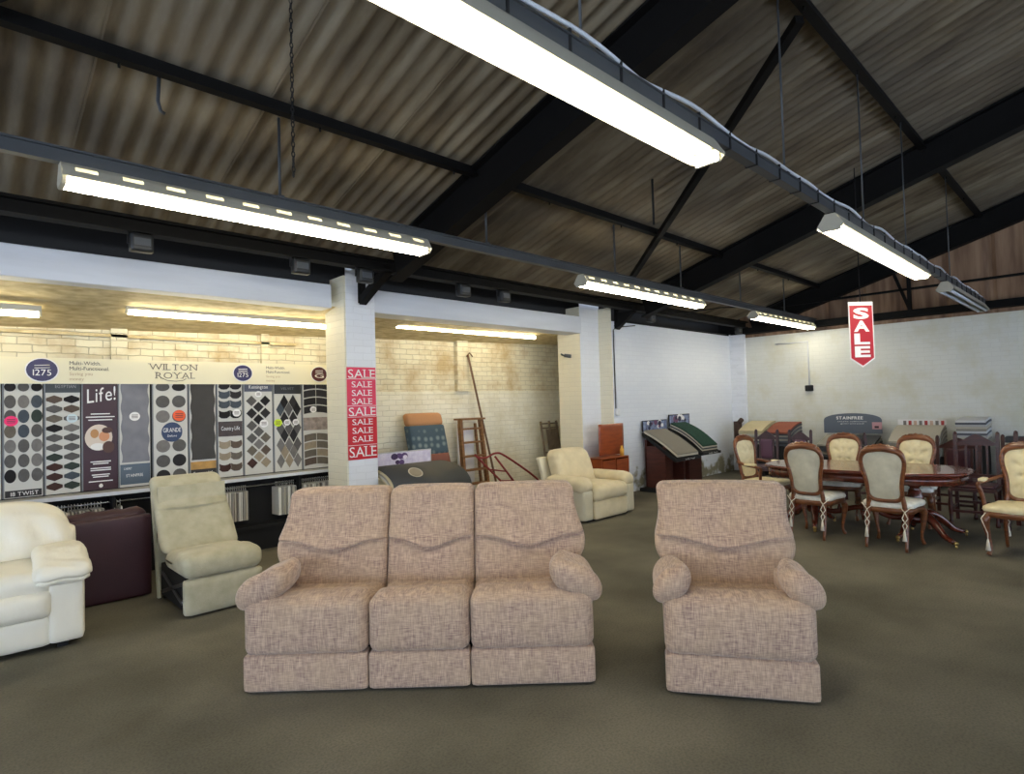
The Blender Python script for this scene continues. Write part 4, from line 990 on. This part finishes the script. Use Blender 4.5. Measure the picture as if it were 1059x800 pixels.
b_ = book('sample_book', 'dark green carpet sample book lying on the right lectern tray', 9.93, 10.5, 5.96, 1.055, 5.32, .65, [g2, g4, g2, g3], .05, 4, .026)
PIC = mat('picture_blue', (150, 168, 204), .4, col2=(60, 56, 84), nscale=16); PIC2 = mat('picture_mauve', (232, 226, 240), .4, col2=(200, 190, 216), nscale=14)
def card(label, x0, x1, y, z0, z1, m, back=M_blk, name='picture_board', ly=.012):
    o = thing(name, label, 'sign', ((x0+x1)/2, y, z0)); hw = (x1-x0)/2
    b = MB(); b.box(-hw, hw, 0, ly, 0, z1-z0); b.build('board', back, o)
    b = MB(); b.box(-hw+.02, hw-.02, -.003, 0, .015, z1-z0-.015); pp = b.build('picture', m, o)
    return o, pp
def flowers(pp, hw, h, cols_):
    b = MB()
    for k in range(11):
        x = random.uniform(-hw*.6, hw*.6); z = h*random.uniform(.25, .8); r = random.uniform(.02, .05)*h/.15
        disc(b, x, z, r, r*.8, -.005-.0004*k, k % len(cols_), 10)
    b.build('print', cols_, pp)
o, pp = card('blue and white picture board standing behind the taupe sample book', 9.06, 9.88, 6.0, 1.03, 1.23, PIC); flowers(pp, .4, .2, [M_wh, mat('ink_navy', (40, 40, 66)), mat('ink_mauve', (110, 70, 100))])
o, pp = card('blue and white picture board standing behind the green sample book', 9.96, 10.72, 6.0, 1.09, 1.31, PIC); flowers(pp, .36, .22, [M_wh, mat('ink_navy', (40, 40, 66)), mat('ink_mauve', (110, 70, 100))])
# wooden cabinet with raised lid
OR = mat('orange_teak', (158, 78, 38), .35, col2=(128, 58, 28), nscale=4, stretch=(1, 1, 5), coat=.3)
t = thing('teak_cabinet', 'orange-brown wooden cabinet with a board standing upright on it, behind the beige recliner', 'cabinet', (7.84, 5.72, 0))
b = MB(); b.box(-.37, .37, .26, .28, .02, .70); b.box(-.37, -.35, 0, .28, .02, .70); b.box(.35, .37, 0, .28, .02, .70); b.box(-.01, .01, 0, .28, .02, .7); b.box(-.37, .37, 0, .28, .0, .05); b.box(-.37, .37, 0, .28, .68, .70); b.build('body', OR, t, bevel=.004)
b = MB(); b.soft(.34, .012, .26, .012, (.23, .24, .965), 6); b.build('upright_board', OR, t)
for x0, x1 in ((-.35, -.015), (.015, .35)):
    b = MB(); b.box(x0, x1, -.015, 0, .08, .66); b.build('door', OR, t, bevel=.003)
b = MB(); b.lathe([(.035, 0), (.035, .09), (.02, .13), (.02, .16)], (0, 0, 0), 12); tag(b.build('small_pot', mat('orange_pot', (226, 170, 70)), loc=(8.28, 5.72, .66)), 'small yellow-orange pot on the open cabinet', 'pot'); bpy.data.objects['small_pot'].location = (8.12, 5.79, .70)

# dark sample stand beside the banner pillar
t = thing('sample_stand', 'dark grey curved carpet sample stand beside the banner pillar', 'display', (4.35, 6.2, 0))
b = MB(); b.box(-.45, .5, -.25, .3, 0, .52); b.build('base', M_blk, t)
def drape(par, nm, x0, x1, off, m, sk=.12):
    b = MB(); vs = []; fs = []; N = 16; pts = []
    for i in range(N+1):
        q = i/N; a = PI*.5*q
        pts.append((.36-.52*math.sin(a*1.0)*1.0+off*0, .50+off+.30*math.cos(a)**.8 if q < 1 else .50+off))
    for i, (y, z) in enumerate(pts):
        for x in (x0+sk*i/N*0, x1+sk*i/N): vs += [(x, y-off, z-.012), (x, y-off, z)]
    for i in range(N):
        a = i*4; fs += [(a+1, a+5, a+7, a+3), (a, a+2, a+6, a+4), (a, a+4, a+5, a+1), (a+2, a+3, a+7, a+6)]
    fs += [(0, 1, 3, 2), (N*4, N*4+2, N*4+3, N*4+1)]
    b.add(vs, fs, 0, True); return b.build(nm, m, par)
for k, (mm, off) in enumerate(((g5, 0), (g2, .016), (g7, .032), (g5, .048))): drape(t, 'sample_sheet', -.52, .48, off, mm)
tp = drape(t, 'top_cover', -.50, .56, .066, mat('charcoal_cover', (66, 68, 70), .6))
b = MB(); q = .55; a = PI*.5*q
yy = .36-.52*math.sin(a)-.07; zz = .566+.30*math.cos(a)**.8
M_ = Matrix.Translation((-.12, yy, zz+.012)) @ Matrix.Rotation(math.radians(38), 4, 'X')
for r0, mi in ((.1, 0), (.085, 1)):
    vs = [M_ @ Vector((r0*math.cos(2*PI*i/24), r0*.85*math.sin(2*PI*i/24), .002*mi+.004)) for i in range(24)]; b.add(vs, [tuple(range(24))], mi, False)
b.build('round_logo', [g2, mat('logo_taupe', (150, 140, 122))], t)
o, pp = card('white picture board with a purple flower print behind the dark sample stand', 3.86, 4.86, 6.62, .80, 1.02, PIC2, mat('board_grey', (190, 188, 190)), ly=.015); flowers(pp, .16, .2, [mat('flower_dark', (60, 40, 80)), mat('flower_mid', (96, 70, 120)), mat('flower_pale', (232, 224, 240))])
b = MB(); b.box(-.04, .04, 0, .03, -.80, 0); b.build('post', M_blk, o)

# far wall stands
def block_stand(label, yc, hw, x0, x1, ztop, colors, n, header=None, slope=.18):
    """pedestal against the far wall, its samples layered and sloping to -x"""
    t = thing('sample_stand', label, 'display', (x1, yc, 0), 0, 'carpet sample stands by the far wall')
    b = MB(); b.box(x0-x1+.1, -.02, -hw+.03, hw-.03, 0, ztop-n*.035-slope-.02); b.build('base', M_blk, t)
    D = x1-x0
    for k in range(n):
        b = MB(); vs = []; fs = []; N = 8
        for i in range(N+1):
            q = i/N; x = -D*q*(1-.015*(n-k)); z = ztop-(n-k)*.035-slope*q**1.8
            for y in (-hw+.006*(k % 2), hw-.006*(k % 2)): vs += [(x, y, z), (x, y, z+.03)]
        for i in range(N):
            a = i*4; fs += [(a+1, a+3, a+7, a+5), (a, a+4, a+6, a+2), (a, a+1, a+5, a+4), (a+2, a+6, a+7, a+3)]
        fs += [(0, 2, 3, 1), (N*4, N*4+1, N*4+3, N*4+2)]
        b.add(vs, fs, 0, False); b.build('sample_sheet', colors[k % len(colors)], t)
    return t
lay = [g7, g8, g2, g4, g7, g2, g8]
block_stand('stand of carpet samples topped with a cream roll, in the far corner', 5.32, .25, 11.9, 12.6, 1.10, [g7, g8, g2, mat('tan_carpet', (150, 118, 80)), g7, g2, g5, g5], 8)
block_stand('stand of carpet samples topped with a rust-orange sheet, beside the cream one', 4.78, .23, 11.9, 12.6, 1.08, [g8, g4, g8, g7, g8, g7, g4, g6], 8)
b = MB(); b.tube([(12.1, 5.66, .62), (12.1, 5.66, 1.10)], .085, 14); b.tube([(12.1, 5.66, 1.04), (12.05, 5.55, 1.14)], .05, 10)
tag(b.build('carpet_roll', mat('dark_brown_roll', (72, 54, 46), .95, noise=.3)), 'dark brown rolled carpet end in the far corner beside the cream samples', 'carpet roll'); 
bpy.data.objects['carpet_roll'].data.transform(Matrix.Scale(1, 4))
t = thing('sample_stand', 'grey stand of carpet samples under an arched board reading STAINFREE', 'display', (12.55, 3.62, 0), 0, 'carpet sample stands by the far wall')
b = MB(); pts = [(.50, .86), (.50, 1.10)]+[(.50*math.cos(a), 1.10+.14*math.sin(a)**.8) for a in [PI*i/20 for i in range(1, 20)]]+[(-.50, 1.10), (-.50, .86)]
b.prism(pts, lambda a, c, tt: (tt, -a, c), 0, .02); hb = b.build('header_board', mat('slate_header', (92, 100, 112), .5), t)
b = MB(); lettering(b, 'STAINFREE', (-.003, .04, 1.125), (0, -1, 0), (0, 0, 1), .055, .46, bold=.03)
lettering(b, 'carpet collection', (-.003, .0, 1.075), (0, -1, 0), (0, 0, 1), .018, .5); lettering(b, 'guaranteed', (-.003, .0, 1.035), (0, -1, 0), (0, 0, 1), .018, .4); b.build('lettering', M_wh, hb)
b = MB(); b.box(-.006, -.003, -.50, -.34, .94, 1.07, 0); b.box(-.009, -.006, -.45, -.38, .96, 1.0, 1); b.build('corner_picture', [mat('pic_red', (196, 150, 156)), mat('pic_blk', (60, 40, 50))], hb)
b = MB(); b.box(-.5, 0, -.50, .50, 0, .45); b.build('base', M_blk, t)
for k in range(5):
    for (ya, yb_) in ((-.52, -.03), (.03, .50)):
        b = MB(); b.prism([(0, .60+k*.05), (0, .63+k*.05), (-.55, .47+k*.05), (-.55, .44+k*.05)], lambda a, c, tt: (a, tt, c), ya+.01*k, yb_-.01*k); b.build('sample_sheet', [g4, g7, g8, g4, g7][k] if ya > 0 else [g8, g4, g8, g7, g4][k], t)
t = block_stand('beige stand of carpet samples with a red and white picture strip, behind the chairs', 2.5, .36, 11.8, 12.55, 1.03, [g7, g2, g7, mat('pale_beige_carpet', (186, 180, 166), .95)], 8, slope=.25)
b = MB(); b.box(-.02, 0, -.36, .36, .98, 1.12); hb = b.build('header_board', M_wh, t)
b = MB()
for k in range(8): b.box(-.024, -.02, -.33+k*.08, -.33+k*.08+.045, 1.02, 1.10, k % 3)
b.build('picture', [mat('pic_r2', (170, 60, 60)), mat('pic_g2', (120, 116, 110)), mat('pic_b2', (210, 180, 160))], hb)
block_stand('tall pile of pale carpet samples on a stand, behind the dark chairs at right', 1.72, .20, 11.9, 12.5, 1.17, [g7, g2, mat('pale_grey_sheet', (190, 190, 190), .9), g8, mat('white_sheet', (214, 216, 220), .9)], 10, slope=.04)
t = block_stand('low pile of pale carpet samples on the stand right of the tall one', 1.1, .24, 11.9, 12.5, .86, [g2, g4, mat('white_sheet', (214, 216, 220), .9)], 8, slope=.04)

# =================================================================== BACK OF THE SECOND BAY
LW = mat('old_pine', (146, 104, 62), .6, col2=(112, 76, 44), nscale=6, stretch=(1, 1, 6))
t = thing('step_ladder', 'wooden step ladder leaning on the brick wall of the second bay', 'ladder', (6.20, 7.22, 0))
for s in (-1, 1):
    b = MB(); b.bar((s*.25, 0, 0), (s*.21, .15, 1.36), .045, .07, up=(0, -1, 0)); b.build('stile', LW, t)
    b = MB(); b.bar((s*.19, .10, 0.02), (s*.17, .23, 1.3), .03, .04, up=(0, -1, 0)); b.build('rear_leg', LW, t)
for k in range(6):
    q = (k+.6)/6; b = MB(); z = 1.36*q*.96; b.box(-.25+.04*q, .25-.04*q, .15*q-.05, .15*q+.05, z-.014, z+.014); b.build('tread', LW, t)
b = MB(); b.box(-.25, .25, .06, .26, 1.36, 1.39); b.build('top_step', LW, t)
o = MB(); o.box(-.17, .17, -.008, .008, 0, .95); o = tag(o.build('white_board', M_wh, loc=(6.2, 7.50, .0)), 'plain white board standing behind the step ladder', 'board'); o.rotation_euler = (0, 0, 0); o.scale = (1, 1, 1.3)
b = MB(); b.bar((6.30, 7.50, 2.42), (6.66, 7.2, .0), .035, .035); b.tube([(6.27, 7.5, 2.40), (6.32, 7.48, 2.46), (6.38, 7.48, 2.40)], .012, 6); tag(b.build('wooden_pole', mat('pole_wood', (110, 80, 50), .6, noise=.3)), 'long thin wooden pole with a hook leaning beside the step ladder', 'pole')
RD = mat('red_painted_tube', (132, 30, 30), .4)
t = thing('hand_truck', 'dark red tubular hand truck propped in front of the step ladder', 'trolley', (6.2, 6.6, 0))
b = MB(); b.tube(cat([(-.45, .15, .86), (-.40, .13, .82), (-.28, .1, .80), (-.12, .05, .86), (.05, 0, .80), (.6, -.1, .42), (.9, -.1, .12)], 4, False), .016, 8); b.build('handle_tube', RD, t)
b = MB(); b.tube([(-.45, .15, .86), (.15, .05, .28), (.35, .05, .09)], .016, 8); b.tube([(-.18, .0, .82), (.22, -.1, .3), (.4, -.1, .09)], .016, 8); b.tube([(.15, .1, .55), (.45, .0, .1)], .014, 8); b.build('frame_tube', RD, t)
b = MB(); b.tube([(-.20, .1, .62), (.0, -.04, .58)], .012, 6); b.tube([(.0, .08, .43), (.12, -.07, .43)], .012, 6); b.tube([(.05, .1, .35), (.5, -.1, .35)], .012, 6); b.build('cross_bar', RD, t)
for y in (-.18, .14):
    b = MB(); b.tube([(.3, y-.02, .10), (.3, y+.02, .10)], .10, 20); b.build('wheel', M_blk, t)
b = MB(); b.box(.3, .6, -.15, .12, 0, .012); b.build('toe_plate', RD, t)
t = thing('folded_airer', 'weathered folded slatted wooden chairs leaning in the dark corner behind the recliner', 'folding chair', (8.1, 7.3, 0))
GW = mat('grey_weathered_wood', (122, 106, 86), .8, noise=.35, nscale=10)
for s in (-.22, .0, .2):
    b = MB(); b.bar((s-.02, -.12, 0), (s-.02+.06, .12, 1.27-.03*abs(s)), .03, .03, up=(0, -1, 0)); b.build('rail', GW, t)
b = MB()
for k in range(9): b.bar((-.1+k*.035, -.02+.02, .75), (-.06+k*.035, .09, 1.12), .014, .02, up=(0, -1, 0))
b.build('slats', GW, t)
for z in (.3, .7, 1.14, 1.22):
    b = MB(); b.bar((-.2, -.12+.24*z/1.27, z), (.26, -.12+.24*z/1.27, z), .03, .025); b.build('cross_rail', GW, t)
# tri-colour folding cushion
t = thing('folding_mattress', 'tall folded cushion in tan, blue check and rust bands against the brick wall', 'mattress', (5.30, 7.08, 0), math.radians(0))
def chk(name, c, c2):
    m = mat(name, c, .9); N = m.node_tree.nodes; L = m.node_tree.links; v = N.new('ShaderNodeTexVoronoi'); v.inputs['Scale'].default_value = 9; v.inputs['Randomness'].default_value = .25
    tc = N.new('ShaderNodeTexCoord'); L.new(tc.outputs['Object'], v.inputs[0]); r = N.new('ShaderNodeValToRGB'); r.color_ramp.elements[0].color = (*lin(c2), 1); r.color_ramp.elements[1].color = (*lin(c), 1); r.color_ramp.elements[0].position = .15; r.color_ramp.elements[1].position = .4
    L.new(v.outputs['Distance'], r.inputs[0]); L.new(r.outputs[0], N['Principled BSDF'].inputs['Base Color']); return m
mats3 = [mat('tan_cover', (190, 138, 96), .9), chk('blue_check', (70, 88, 100), (124, 138, 140)), chk('rust_check', (132, 84, 72), (170, 116, 92))]
sl = lambda e, p: Vector((p.x-.04*(p.z), p.y+.18*p.z, p.z))
def seg(z0, z1, m, nm, r):
    b = MB(); hz = (z1-z0)/2; zc = (z0+z1)/2
    b.soft(.32, .085, hz, r, (-.05*(zc-.75)+0, .0+.2*(zc), zc), 8, lambda e, p: Vector((p.x-.05*p.z, p.y+.2*p.z, p.z))); b.build(nm, m, t)
seg(1.30, 1.50, mats3[0], 'tan_section', .06); seg(.88, 1.32, mats3[1], 'check_section', .03); seg(0, .9, mats3[2], 'rust_section', .03)
